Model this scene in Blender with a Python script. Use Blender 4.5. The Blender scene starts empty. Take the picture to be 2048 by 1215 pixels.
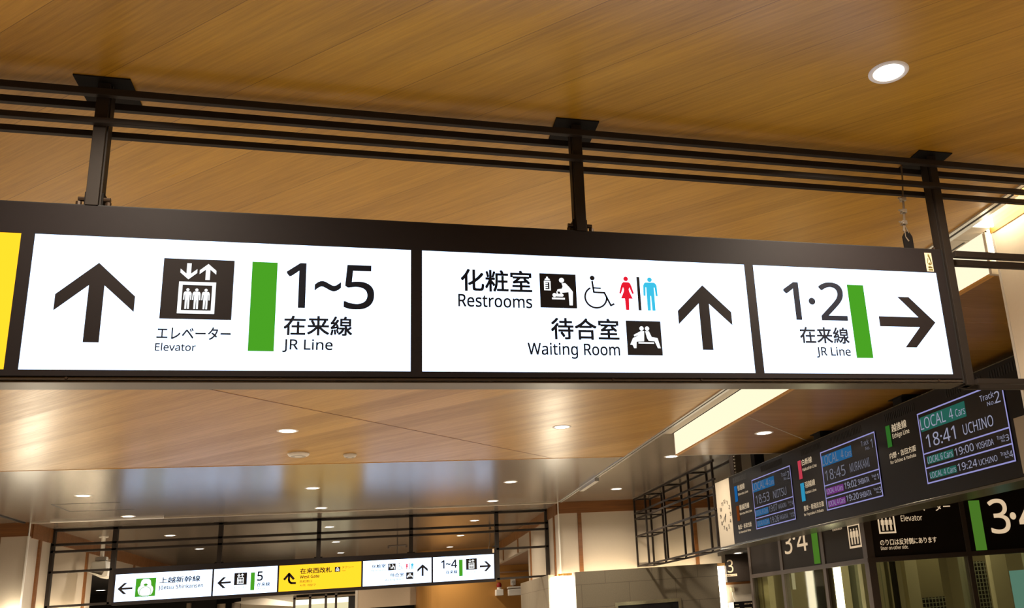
import bpy, bmesh, math, random
from mathutils import Vector, Matrix

SC = bpy.context.scene
COL = SC.collection
R = math.radians
random.seed(4)

# ------------------------------------------------------------------ camera, world, exposure
cd = bpy.data.cameras.new('camera')
cam = bpy.data.objects.new('camera', cd)
COL.objects.link(cam)
XW = Vector((0.9546, -0.2884, -0.0735)); FW = Vector((0.2964, 0.9146, 0.2752))
F_PX, P_PITCH, P_ROLL, P_YAW = 1799.885, R(15.97362), R(-4.333946), R(17.96)
fx = Vector((math.sin(P_YAW) * math.cos(P_PITCH), math.cos(P_YAW) * math.cos(P_PITCH), math.sin(P_PITCH)))
rx0 = Vector((math.cos(P_YAW), -math.sin(P_YAW), 0))
ux0 = rx0.cross(fx)
rx = rx0 * math.cos(P_ROLL) + ux0 * math.sin(P_ROLL)
ux = -rx0 * math.sin(P_ROLL) + ux0 * math.cos(P_ROLL)
M = Matrix((rx, ux, -fx)).transposed().to_4x4()
M.translation = (0, 0, 1.6)
cam.matrix_world = M
cd.sensor_fit = 'HORIZONTAL'
cd.sensor_width = 36.0
cd.lens = F_PX / 2048 * 36.0
cd.shift_x = -289.66 / 2048
cd.shift_y = 88.965 / 2048
cd.clip_start = 0.05
cd.clip_end = 200
SC.camera = cam

W = bpy.data.worlds.new('station_air')
SC.world = W
W.use_nodes = True
W.node_tree.nodes['Background'].inputs[0].default_value = (1.0, 0.86, 0.68, 1)
W.node_tree.nodes['Background'].inputs[1].default_value = 0.03
vs = SC.view_settings
vs.view_transform = 'Standard'
vs.look = 'None'
vs.gamma = 1
vs.use_curve_mapping = False
vs.exposure = 0.0
DOWN_W = 95.0          # watts per ceiling downlight
LAMP_COL = (1.0, 0.87, 0.70)


def lamp(name, loc, watts, size=0.16, spread=150, color=LAMP_COL, parent=None, rot=(0, 0, 0), size_y=None):
    l = bpy.data.lights.new(name, 'AREA')
    l.shape = 'DISK' if size_y is None else 'RECTANGLE'
    l.size = size
    if size_y is not None:
        l.size_y = size_y
    l.energy = watts
    l.color = color
    l.spread = R(spread)
    o = bpy.data.objects.new(name, l)
    COL.objects.link(o)
    o.location = loc
    o.rotation_euler = rot
    if parent is not None:
        o.parent = parent
    return o


# the rows of ceiling lamps go on over the camera and to both sides, outside the picture
for lx in (-5.35, -1.25, 2.8):
    for ly in (-3.0, 3.9, 8.9, 13.86):
        if (lx, ly) in ((2.8, 3.9), (-1.25, 13.86), (2.8, 13.86)):
            continue
        lamp('ceiling_lamp', (lx, ly, 4.44), DOWN_W * (.6 if ly == 3.9 else 1))
for lx, ly in ((-9.5, 3.9), (-9.5, 8.9), (-9.5, 13.86), (-9.5, 20)):
    lamp('ceiling_lamp', (lx, ly, 4.44), DOWN_W)

# ------------------------------------------------------------------ materials


def nodes(name):
    m = bpy.data.materials.new(name)
    m.use_nodes = True
    nt = m.node_tree
    return m, nt, nt.nodes['Principled BSDF']


def plain(name, col, rough=0.5, metal=0.0, var=0.06, scale=30.0, spec=0.5):
    m, nt, b = nodes(name)
    tc = nt.nodes.new('ShaderNodeTexCoord')
    no = nt.nodes.new('ShaderNodeTexNoise')
    no.inputs['Scale'].default_value = scale
    no.inputs['Detail'].default_value = 3
    nt.links.new(tc.outputs['Object'], no.inputs['Vector'])
    mx = nt.nodes.new('ShaderNodeMix')
    mx.data_type = 'RGBA'
    mx.inputs[6].default_value = tuple(c * (1 - var) for c in col) + (1,)
    mx.inputs[7].default_value = tuple(min(1, c * (1 + var)) for c in col) + (1,)
    nt.links.new(no.outputs['Fac'], mx.inputs[0])
    nt.links.new(mx.outputs[2], b.inputs['Base Color'])
    b.inputs['Roughness'].default_value = rough
    b.inputs['Metallic'].default_value = metal
    b.inputs['Specular IOR Level'].default_value = spec
    return m


def glow(name, col, strength):
    m = bpy.data.materials.new(name)
    m.use_nodes = True
    nt = m.node_tree
    nt.nodes.remove(nt.nodes['Principled BSDF'])
    e = nt.nodes.new('ShaderNodeEmission')
    e.inputs[0].default_value = tuple(col) + (1,)
    e.inputs[1].default_value = strength
    nt.links.new(e.outputs[0], nt.nodes['Material Output'].inputs[0])
    return m


def wood(name, dark, light, angle, board=0.3, rough=0.35, grain=60.0, stretch=0.035, spec=0.5, tone=0.12, coat=0.0, rvar=0.06, bump=0.02, seam=0.0035):
    """long boards with fine grain; the boards run along `angle` in the XY plane"""
    m, nt, b = nodes(name)
    N, Lk = nt.nodes, nt.links
    tc = N.new('ShaderNodeTexCoord')
    rot = N.new('ShaderNodeMapping')
    rot.vector_type = 'POINT'
    rot.inputs['Rotation'].default_value = (0, 0, -angle)
    Lk.new(tc.outputs['Object'], rot.inputs['Vector'])
    st = N.new('ShaderNodeMapping')
    st.inputs['Scale'].default_value = (stretch, 1, 1)
    Lk.new(rot.outputs[0], st.inputs['Vector'])
    n1 = N.new('ShaderNodeTexNoise')
    n1.inputs['Scale'].default_value = grain
    n1.inputs['Detail'].default_value = 6
    n1.inputs['Roughness'].default_value = 0.65
    Lk.new(st.outputs[0], n1.inputs['Vector'])
    n2 = N.new('ShaderNodeTexNoise')
    n2.inputs['Scale'].default_value = 5.0
    n2.inputs['Detail'].default_value = 4
    Lk.new(st.outputs[0], n2.inputs['Vector'])
    # one tone per board
    sep = N.new('ShaderNodeSeparateXYZ')
    Lk.new(rot.outputs[0], sep.inputs[0])
    dv = N.new('ShaderNodeMath'); dv.operation = 'DIVIDE'; dv.inputs[1].default_value = board
    Lk.new(sep.outputs['Y'], dv.inputs[0])
    fl = N.new('ShaderNodeMath'); fl.operation = 'FLOOR'
    Lk.new(dv.outputs[0], fl.inputs[0])
    wn = N.new('ShaderNodeTexWhiteNoise'); wn.noise_dimensions = '1D'
    Lk.new(fl.outputs[0], wn.inputs['W'])
    a1 = N.new('ShaderNodeMath'); a1.operation = 'MULTIPLY_ADD'; a1.inputs[1].default_value = 0.75; a1.inputs[2].default_value = 0.0
    Lk.new(n1.outputs['Fac'], a1.inputs[0])
    a2 = N.new('ShaderNodeMath'); a2.operation = 'MULTIPLY_ADD'; a2.inputs[1].default_value = 0.5
    Lk.new(n2.outputs['Fac'], a2.inputs[0]); Lk.new(a1.outputs[0], a2.inputs[2])
    a3 = N.new('ShaderNodeMath'); a3.operation = 'MULTIPLY_ADD'; a3.inputs[1].default_value = tone * 2
    Lk.new(wn.outputs['Value'], a3.inputs[0]); Lk.new(a2.outputs[0], a3.inputs[2])
    mr = N.new('ShaderNodeMapRange')
    mr.inputs[1].default_value = 0.40; mr.inputs[2].default_value = 1.05
    Lk.new(a3.outputs[0], mr.inputs[0])
    mx = N.new('ShaderNodeMix'); mx.data_type = 'RGBA'
    mx.inputs[6].default_value = tuple(dark) + (1,)
    mx.inputs[7].default_value = tuple(light) + (1,)
    Lk.new(mr.outputs[0], mx.inputs[0])
    fr_ = N.new('ShaderNodeMath'); fr_.operation = 'FRACT'
    Lk.new(dv.outputs[0], fr_.inputs[0])
    se = N.new('ShaderNodeMath'); se.operation = 'LESS_THAN'; se.inputs[1].default_value = seam / board
    Lk.new(fr_.outputs[0], se.inputs[0])
    m2 = N.new('ShaderNodeMix'); m2.data_type = 'RGBA'
    m2.inputs[7].default_value = tuple(c * 0.8 for c in dark) + (1,)
    Lk.new(se.outputs[0], m2.inputs[0]); Lk.new(mx.outputs[2], m2.inputs[6])
    Lk.new(m2.outputs[2], b.inputs['Base Color'])
    rr = N.new('ShaderNodeMapRange')
    rr.inputs[1].default_value = 0.45; rr.inputs[2].default_value = 1.0
    rr.inputs[3].default_value = rough + rvar; rr.inputs[4].default_value = max(.05, rough - rvar)
    Lk.new(a3.outputs[0], rr.inputs[0]); Lk.new(rr.outputs[0], b.inputs['Roughness'])
    b.inputs['Specular IOR Level'].default_value = spec
    b.inputs['Coat Weight'].default_value = coat
    b.inputs['Coat Roughness'].default_value = 0.12
    bu = N.new('ShaderNodeBump'); bu.inputs['Strength'].default_value = bump; bu.inputs['Distance'].default_value = 0.01
    Lk.new(a3.outputs[0], bu.inputs['Height'])
    Lk.new(bu.outputs[0], b.inputs['Normal'])
    return m


def tiles(name, c1, c2, mortar, w, h, plane='XZ', rough=0.6, msize=0.006):
    m, nt, b = nodes(name)
    N, Lk = nt.nodes, nt.links
    tc = N.new('ShaderNodeTexCoord')
    sp = N.new('ShaderNodeSeparateXYZ'); cb = N.new('ShaderNodeCombineXYZ')
    Lk.new(tc.outputs['Object'], sp.inputs[0])
    Lk.new(sp.outputs[plane[0]], cb.inputs[0]); Lk.new(sp.outputs[plane[1]], cb.inputs[1])
    br = N.new('ShaderNodeTexBrick')
    br.inputs['Scale'].default_value = 1.0
    br.inputs['Brick Width'].default_value = w
    br.inputs['Row Height'].default_value = h
    br.inputs['Mortar Size'].default_value = msize
    br.inputs['Color1'].default_value = tuple(c1) + (1,)
    br.inputs['Color2'].default_value = tuple(c2) + (1,)
    br.inputs['Mortar'].default_value = tuple(mortar) + (1,)
    Lk.new(cb.outputs[0], br.inputs['Vector'])
    no = N.new('ShaderNodeTexNoise'); no.inputs['Scale'].default_value = 40
    no.inputs['Detail'].default_value = 5
    Lk.new(tc.outputs['Object'], no.inputs['Vector'])
    mx = N.new('ShaderNodeMix'); mx.data_type = 'RGBA'; mx.blend_type = 'MULTIPLY'
    mx.inputs[0].default_value = 0.35
    Lk.new(br.outputs['Color'], mx.inputs[6]); Lk.new(no.outputs['Fac'], mx.inputs[7])
    Lk.new(mx.outputs[2], b.inputs['Base Color'])
    b.inputs['Roughness'].default_value = rough
    return m


def glass(name, tint, gloss=0.05):
    m = bpy.data.materials.new(name)
    m.use_nodes = True
    nt = m.node_tree
    nt.nodes.remove(nt.nodes['Principled BSDF'])
    t = nt.nodes.new('ShaderNodeBsdfTransparent'); t.inputs[0].default_value = tuple(tint) + (1,)
    g = nt.nodes.new('ShaderNodeBsdfGlossy'); g.inputs['Roughness'].default_value = 0.03
    mx = nt.nodes.new('ShaderNodeMixShader')
    mx.inputs[0].default_value = gloss
    nt.links.new(t.outputs[0], mx.inputs[1]); nt.links.new(g.outputs[0], mx.inputs[2])
    nt.links.new(mx.outputs[0], nt.nodes['Material Output'].inputs[0])
    return m


MT = dict(
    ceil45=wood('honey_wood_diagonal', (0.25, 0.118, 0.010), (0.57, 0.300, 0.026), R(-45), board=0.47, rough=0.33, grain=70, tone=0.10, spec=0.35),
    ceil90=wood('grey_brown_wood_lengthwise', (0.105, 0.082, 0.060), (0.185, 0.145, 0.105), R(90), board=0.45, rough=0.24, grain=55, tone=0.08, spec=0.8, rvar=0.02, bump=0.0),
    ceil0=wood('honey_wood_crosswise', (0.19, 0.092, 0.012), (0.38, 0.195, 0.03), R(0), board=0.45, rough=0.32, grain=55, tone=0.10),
    frieze=wood('red_brown_beam_wood', (0.115, 0.042, 0.010), (0.27, 0.105, 0.026), R(0), board=5, rough=0.45, grain=30, stretch=0.05),
    cedar=wood('cedar_beam_wood', (0.45, 0.20, 0.035), (0.85, 0.48, 0.12), R(90), board=5, rough=0.45, grain=22, stretch=0.04, tone=0.05),
    metal=plain('dark_brown_painted_steel', (0.024, 0.018, 0.0145), 0.55, spec=0.15),
    signframe=plain('charcoal_brown_sign_frame', (0.017, 0.013, 0.013), 0.6, spec=0.12),
    lip=plain('bronze_brown_sign_lip', (0.055, 0.040, 0.028), 0.30),
    bracket=plain('dark_hanger_steel', (0.010, 0.008, 0.007), 0.7, spec=0.1),
    bolt=plain('brown_bolt_steel', (0.05, 0.03, 0.018), 0.4, 0.5),
    alu=plain('brushed_aluminium', (0.55, 0.53, 0.50), 0.35, 0.7),
    steel=plain('stainless_steel', (0.50, 0.45, 0.36), 0.25, 0.9),
    wire=plain('grey_steel_wire', (0.22, 0.17, 0.12), 0.4, 0.6),
    clamp=plain('zinc_clamp', (0.50, 0.46, 0.40), 0.3, 0.8),
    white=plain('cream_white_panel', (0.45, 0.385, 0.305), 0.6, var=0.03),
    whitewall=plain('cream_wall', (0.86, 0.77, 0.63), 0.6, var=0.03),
    plastic=plain('white_plastic', (0.75, 0.72, 0.66), 0.4, var=0.02),
    greyplastic=plain('grey_plastic', (0.40, 0.38, 0.34), 0.45),
    ring=plain('downlight_white_ring', (0.80, 0.75, 0.70), 0.35, var=0.02),
    floor=tiles('pale_floor_tiles', (0.56, 0.50, 0.43), (0.60, 0.54, 0.47), (0.38, 0.34, 0.30), 0.6, 0.6, 'XY', 0.35),
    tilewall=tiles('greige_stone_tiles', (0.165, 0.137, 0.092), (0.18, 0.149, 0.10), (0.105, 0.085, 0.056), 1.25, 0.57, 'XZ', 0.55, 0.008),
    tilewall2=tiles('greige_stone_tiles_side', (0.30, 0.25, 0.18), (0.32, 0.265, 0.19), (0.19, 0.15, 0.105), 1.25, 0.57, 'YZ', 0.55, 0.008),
    golden=plain('golden_brown_wall_panel', (0.50, 0.25, 0.065), 0.32, 0.35, var=0.05),
    brownsoffit=plain('dull_brown_soffit', (0.26, 0.15, 0.085), 0.6),
    dark=plain('near_black_wall', (0.018, 0.014, 0.011), 0.6),
    board=plain('black_board_face', (0.010, 0.008, 0.007), 0.35, var=0.03, spec=0.15),
    boardtrim=plain('board_edge_trim', (0.10, 0.085, 0.055), 0.25, 0.6),
    vent=plain('black_vent_slots', (0.006, 0.005, 0.005), 0.7),
    screen=plain('black_screen', (0.010, 0.009, 0.011), 0.25, var=0.02, spec=0.25),
    shaftsign=plain('black_transom_panel', (0.030, 0.022, 0.017), 0.55, spec=0.2),
    mullion=plain('grey_brown_mullion', (0.115, 0.088, 0.073), 0.45),
    concrete=plain('olive_beige_shaft_panel', (0.56, 0.48, 0.31), 0.6),
    concrete2=plain('grey_green_shaft_rail', (0.33, 0.32, 0.22), 0.5),
    shaftwall=plain('dim_olive_shaft_wall', (0.27, 0.22, 0.12), 0.7),
    cream_letter=plain('cream_lettering', (0.85, 0.68, 0.47), 0.5, var=0.0),
    green_paint=plain('green_painted_bar', (0.13, 0.33, 0.05), 0.5, var=0.02),
    ink=plain('black_sign_film', (0.016, 0.012, 0.012), 0.6, var=0.0, spec=0.1),
    inkblue=plain('blue_black_sign_film', (0.011, 0.012, 0.020), 0.6, var=0.0, spec=0.1),
    beigewall=plain('grey_beige_wall', (0.40, 0.30, 0.20), 0.6),
    clockface=plain('cream_clock_face', (0.39, 0.335, 0.255), 0.4, var=0.01),
    red=plain('red_beacon', (0.25, 0.012, 0.008), 0.3),
    outlet=plain('beige_outlet', (0.42, 0.36, 0.25), 0.5),
    stickerface=plain('cream_sticker', (0.72, 0.58, 0.43), 0.5, var=0.0),
    stickerink=plain('olive_sticker_print', (0.17, 0.14, 0.02), 0.6, var=0.0),
    glass=glass('clear_shaft_glass', (0.80, 0.82, 0.72)),
    # things that give off light
    e_white=glow('backlit_white', (0.60, 0.78, 1.10), 2.75),
    e_rear=glow('rear_fill_glow', (1.0, 0.92, 0.75), 2.8),
    e_yellow=glow('backlit_yellow', (1.0, 0.52, 0.018), 1.5),
    e_green=glow('backlit_green', (0.070, 0.365, 0.018), 1.0),
    e_red=glow('backlit_red', (0.82, 0.012, 0.03), 1.0),
    e_cyan=glow('backlit_cyan', (0.05, 0.55, 0.82), 1.0),
    e_picto=glow('backlit_picto_white', (0.955, 0.985, 1.0), 1.2),
    e_lens=glow('downlight_lens', (1.0, 0.93, 0.80), 9.0),
    e_lens2=glow('bright_downlight_lens', (1.0, 0.98, 0.93), 5.0),
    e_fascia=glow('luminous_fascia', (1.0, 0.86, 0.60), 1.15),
    e_recess=glow('recess_glow', (1.0, 0.88, 0.62), 14.0),
    e_column=glow('luminous_corner_lamp', (1.0, 0.88, 0.66), 14.0),
    e_strip=glow('cove_strip', (1.0, 0.82, 0.55), 45.0),
    e_window=glow('lit_office_window', (1.0, 0.90, 0.55), 0.85),
    e_windowtop=glow('lit_office_light', (1.0, 0.96, 0.72), 1.6),
    e_cream=glow('backlit_cream', (0.72, 0.53, 0.33), 0.95),
    e_cgreen=glow('backlit_dark_green', (0.07, 0.19, 0.02), 0.9),
    e_teal=glow('lit_train_window', (0.16, 0.33, 0.30), 0.9),
    e_led=glow('led_white', (0.60, 0.60, 0.80), 0.50),
    e_leddim=glow('led_white_dim', (0.50, 0.50, 0.62), 0.33),
    e_ledline=glow('led_lilac_line', (0.48, 0.46, 0.95), 0.62),
    e_bgteal=glow('led_teal', (0.020, 0.115, 0.085), 0.9),
    e_bgblue=glow('led_blue', (0.022, 0.125, 0.29), 0.8),
    e_bgpurple=glow('led_purple', (0.16, 0.035, 0.20), 0.9),
    e_linered=glow('line_red', (0.62, 0.055, 0.09), 0.8),
    e_linecyan=glow('line_cyan', (0.03, 0.30, 0.50), 0.9),
    e_lineblue=glow('line_blue', (0.012, 0.13, 0.38), 0.8),
    e_linegreen=glow('line_green', (0.030, 0.15, 0.02), 0.9),
    e_linebrown=glow('line_brown', (0.16, 0.035, 0.006), 0.9),
    e_linetext=glow('line_text', (0.85, 0.66, 0.44), 0.72),
)

# ------------------------------------------------------------------ building helpers
ROOT = {}


def rootloc(o):
    while o.parent is not None:
        o = o.parent
    return Vector(o.location)


class MB:
    def __init__(self):
        self.v, self.f = [], []

    def box(self, x0, x1, y0, y1, z0, z1):
        i = len(self.v)
        self.v += [(x, y, z) for z in (z0, z1) for y in (y0, y1) for x in (x0, x1)]
        for q in ((0, 2, 3, 1), (4, 5, 7, 6), (0, 1, 5, 4), (2, 6, 7, 3), (0, 4, 6, 2), (1, 3, 7, 5)):
            self.f.append(tuple(i + k for k in q))
        return self

    def prism(self, pts, h):
        """pts: list of 3D points of a flat outline, h: extrusion vector"""
        i, n = len(self.v), len(pts)
        h = Vector(h)
        self.v += [tuple(p) for p in pts] + [tuple(Vector(p) + h) for p in pts]
        self.f.append(tuple(i + k for k in range(n)))
        self.f.append(tuple(i + n + k for k in reversed(range(n))))
        for k in range(n):
            j = (k + 1) % n
            self.f.append((i + k, i + j, i + n + j, i + n + k))
        return self

    def cyl(self, a, b, r0, r1=None, n=20, caps=True):
        r1 = r0 if r1 is None else r1
        a, b = Vector(a), Vector(b)
        d = (b - a).normalized()
        t = Vector((0, 0, 1)) if abs(d.z) < 0.9 else Vector((1, 0, 0))
        u = d.cross(t).normalized(); w = d.cross(u)
        i = len(self.v)
        for p, r in ((a, r0), (b, r1)):
            for k in range(n):
                an = 2 * math.pi * k / n
                self.v.append(tuple(p + (u * math.cos(an) + w * math.sin(an)) * r))
        for k in range(n):
            j = (k + 1) % n
            self.f.append((i + k, i + j, i + n + j, i + n + k))
        if caps:
            self.f.append(tuple(i + k for k in reversed(range(n))))
            self.f.append(tuple(i + n + k for k in range(n)))
        return self

    def lathe(self, prof, c, n=32):
        """prof: (r, z) pairs turned about the vertical through c"""
        i, m = len(self.v), len(prof)
        for k in range(n):
            an = 2 * math.pi * k / n
            for r, z in prof:
                self.v.append((c[0] + r * math.cos(an), c[1] + r * math.sin(an), c[2] + z))
        for k in range(n):
            j = (k + 1) % n
            for q in range(m - 1):
                self.f.append((i + k * m + q, i + j * m + q, i + j * m + q + 1, i + k * m + q + 1))
        return self

    def tube(self, pts, r, n=10):
        for a, b in zip(pts[:-1], pts[1:]):
            self.cyl(a, b, r, n=n)
        return self

    def build(self, name, mat, parent=None, bevel=0.0, smooth=False):
        L = rootloc(parent) if parent is not None else Vector((0, 0, 0))
        me = bpy.data.meshes.new(name)
        me.from_pydata([tuple(Vector(p) - L) for p in self.v], [], self.f)
        me.update()
        bm = bmesh.new(); bm.from_mesh(me)
        bmesh.ops.recalc_face_normals(bm, faces=bm.faces)
        bm.to_mesh(me); bm.free()
        me.materials.append(mat if not isinstance(mat, str) else MT[mat])
        if smooth:
            for p in me.polygons:
                p.use_smooth = True
        o = bpy.data.objects.new(name, me)
        COL.objects.link(o)
        if parent is not None:
            o.parent = parent
        if bevel:
            bv = o.modifiers.new('edge', 'BEVEL'); bv.width = bevel; bv.segments = 2; bv.limit_method = 'ANGLE'
        return o


def thing(name, loc, label, cat, group=None):
    o = bpy.data.objects.new(name, None)
    o.empty_display_size = 0.1
    COL.objects.link(o)
    o.location = loc
    o['label'] = label; o['category'] = cat
    if group:
        o['group'] = group
    return o


def tag(o, label, cat, group=None):
    o['label'] = label; o['category'] = cat
    if group:
        o['group'] = group
    return o


def struct(name, mb, mat, parent=None, bevel=0.0):
    o = mb.build(name, mat, parent, bevel)
    o['kind'] = 'structure'
    return o


# ---- flat signage drawn in a sign plane: (u to the reader's right, v up)
class Plane:
    def __init__(self, kind, pos):
        self.k, self.p = kind, pos

    def at(self, u, v, d=0.0):
        if self.k == 'Y':                       # faces -Y, u = X
            return (u, self.p - d, v)
        return (self.p - d, -u, v)              # faces -X, u = -Y

    def out(self):
        return Vector((0, -1, 0)) if self.k == 'Y' else Vector((-1, 0, 0))


_tx = {}


def sans(body):
    """Latin letters and figures taken from the sans-serif alphanumeric block, for a plain grotesque cut"""
    r = ''
    for c in body:
        if 'A' <= c <= 'Z':
            r += chr(0x1D5A0 + ord(c) - 65)
        elif 'a' <= c <= 'z':
            r += chr(0x1D5BA + ord(c) - 97)
        elif '0' <= c <= '9':
            r += chr(0x1D7E2 + ord(c) - 48)
        else:
            r += c
    return r


def glyphs(body, off):
    key = (body, off)
    if key not in _tx:
        c = bpy.data.curves.new('lettering', 'FONT')
        c.body = sans(body); c.offset = off; c.resolution_u = 5
        o = bpy.data.objects.new('lettering', c)
        COL.objects.link(o)
        bpy.context.view_layer.update()
        me = bpy.data.meshes.new_from_object(o.evaluated_get(bpy.context.evaluated_depsgraph_get()))
        _tx[key] = ([(v.co.x, v.co.y) for v in me.vertices], [tuple(p.vertices) for p in me.polygons])
        bpy.data.objects.remove(o); bpy.data.meshes.remove(me); bpy.data.curves.remove(c)
    return _tx[key]


def cap_height():
    v, _ = glyphs('H', 0.0)
    return max(p[1] for p in v)


class Art:
    """collects flat shapes on one plane into ONE mesh"""

    def __init__(self, plane, d=0.003):
        self.pl, self.d, self.m = plane, d, MB()

    def poly(self, pts, t=0.002):
        self.m.prism([self.pl.at(u, v, self.d) for u, v in pts], self.pl.out() * t)
        return self

    def rect(self, u0, u1, v0, v1, t=0.002):
        return self.poly([(u0, v0), (u1, v0), (u1, v1), (u0, v1)], t)

    def disc(self, u, v, r, n=24, rv=None):
        rv = rv or r
        return self.poly([(u + r * math.cos(2 * math.pi * k / n), v + rv * math.sin(2 * math.pi * k / n)) for k in range(n)])

    def stroke(self, pts, w, cap=False):
        for (a, b), (c, d) in zip(pts[:-1], pts[1:]):
            L = math.hypot(c - a, d - b) or 1
            nx, ny = -(d - b) / L * w / 2, (c - a) / L * w / 2
            self.poly([(a + nx, b + ny), (a - nx, b - ny), (c - nx, d - ny), (c + nx, d + ny)])
        for p in (pts if cap else pts[1:-1]):
            self.disc(p[0], p[1], w / 2, 14)
        return self

    def arc(self, u, v, r, a0, a1, w, n=24):
        a = [R(a0 + (a1 - a0) * k / n) for k in range(n + 1)]
        o = [(u + (r + w / 2) * math.cos(t), v + (r + w / 2) * math.sin(t)) for t in a]
        i = [(u + (r - w / 2) * math.cos(t), v + (r - w / 2) * math.sin(t)) for t in reversed(a)]
        return self.poly(o + i)

    def frame(self, u0, u1, v0, v1, w):
        self.rect(u0, u1, v0, v0 + w); self.rect(u0, u1, v1 - w, v1)
        self.rect(u0, u0 + w, v0 + w, v1 - w); self.rect(u1 - w, u1, v0 + w, v1 - w)
        return self

    def text(self, body, u0, u1, v0, v1, off=0.0):
        vs_, fs = glyphs(body, 0.0)
        x0, x1 = min(p[0] for p in vs_), max(p[0] for p in vs_)
        if any(ord(c) > 0x2e7f for c in body) or body in '~':
            y0, y1 = min(p[1] for p in vs_), max(p[1] for p in vs_)
        else:
            y0, y1 = 0.0, cap_height()
        sx, sy = (u1 - u0) / (x1 - x0), (v1 - v0) / (y1 - y0)
        for k_, (dx, dy) in enumerate(((0, 0),) if not off else ((-off, -off), (off, -off), (-off, off), (off, off))):
            i = len(self.m.v)
            self.m.v += [self.pl.at(u0 + (x - x0 + dx) * sx, v0 + (y - y0 + dy) * sy, self.d + 0.002 + 0.0005 * k_) for x, y in vs_]
            self.m.f += [tuple(i + k for k in f) for f in fs]
        return self

    def build(self, name, mat, parent):
        return self.m.build(name, mat, parent)


def lettering(plane, parent, mat, body, u0, u1, v0, v1, off=0.0, d=0.003):
    return Art(plane, d).text(body, u0, u1, v0, v1, off).build('lettering', mat, parent)


def arrow_pts(cx, cz, h, w, wing, th, ang=0.0):
    """straight sign arrow, pointing up, then turned; wing = vertical thickness of a wing end"""
    t = th / 2
    k = (w / 2 - t) / (w / 2)
    slope = (h * 0.41) / (w / 2)
    top = h / 2
    P = [(0, top), (w / 2, top - slope * w / 2), (w / 2, top - slope * w / 2 - wing), (t, top - wing - slope * t * 1.0), (t, -h / 2), (-t, -h / 2),
         (-t, top - wing - slope * t * 1.0), (-w / 2, top - slope * w / 2 - wing), (-w / 2, top - slope * w / 2)]
    c, s = math.cos(ang), math.sin(ang)
    return [(cx + x * c - y * s, cz + x * s + y * c) for x, y in P]


def fit(u0, u1, v0, v1):
    return lambda x, y: (u0 + (u1 - u0) * x, v0 + (v1 - v0) * y)


def person_shape(a, u, v0, h, w, skirt=False, gap=True):
    """standing figure: head, shoulders with hanging arms, legs"""
    q = lambda x, y: (u + x * w, v0 + y * h)
    hr = h * 0.068
    a.disc(u, v0 + h - hr, hr, 20)
    if skirt:
        a.poly([q(-.28, .80), q(-.18, .83), q(.18, .83), q(.28, .80), q(.36, .72), q(.50, .50), q(.40, .475), q(.22, .68), q(.17, .62), q(.19, .55), q(.40, .34),
                q(.14, .34), q(.11, .0), q(-.11, .0), q(-.14, .34), q(-.40, .34), q(-.19, .55), q(-.17, .62), q(-.22, .68), q(-.40, .475), q(-.50, .50), q(-.36, .72)])
    else:
        a.poly([q(-.40, .82), q(-.30, .845), q(.30, .845), q(.40, .82), q(.48, .75), q(.50, .44), q(.37, .44), q(.33, .70), q(.27, .70), q(.27, .0), q(.06, .0), q(.03, .44),
                q(-.03, .44), q(-.06, .0), q(-.27, .0), q(-.27, .70), q(-.33, .70), q(-.37, .44), q(-.50, .44), q(-.48, .75)])


def elevator_art(plane, parent, u0, u1, v0, v1, ink='ink', light='e_picto', arrows=True, d=0.003):
    """dark square with a lift car of three people and two arrows"""
    if arrows:
        p = Art(plane, d).rect(u0, u1, v0, v1).build('pictogram', ink, parent)
        p['label'] = 'dark lift pictogram square'
        f = fit(u0, u1, v0, v1)
        a = Art(plane, d + 0.003)
        x0, y0 = f(.235, .09); x1, y1 = f(.755, .615)
        a.frame(x0, x1, y0, y1, (u1 - u0) * .052)
        for cx in (.365, .49, .62):
            x, y = f(cx, .165)
            person_shape(a, x, y, (v1 - v0) * .34, (u1 - u0) * .115)
        w, h = u1 - u0, v1 - v0
        x, y = f(.36, .79); a.poly(arrow_pts(x, y, h * .27, w * .235, h * .065, w * .062, math.pi))
        x, y = f(.63, .79); a.poly(arrow_pts(x, y, h * .27, w * .235, h * .065, w * .062))
        return a.build('pictogram', light, parent)
    a = Art(plane, d)
    a.frame(u0, u1, v0, v1, (u1 - u0) * .085)
    for k in (-1, 0, 1):
        person_shape(a, (u0 + u1) / 2 + k * (u1 - u0) * .235, v0 + (v1 - v0) * .15, (v1 - v0) * .66, (u1 - u0) * .20)
    return a.build('pictogram', light, parent)


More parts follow.
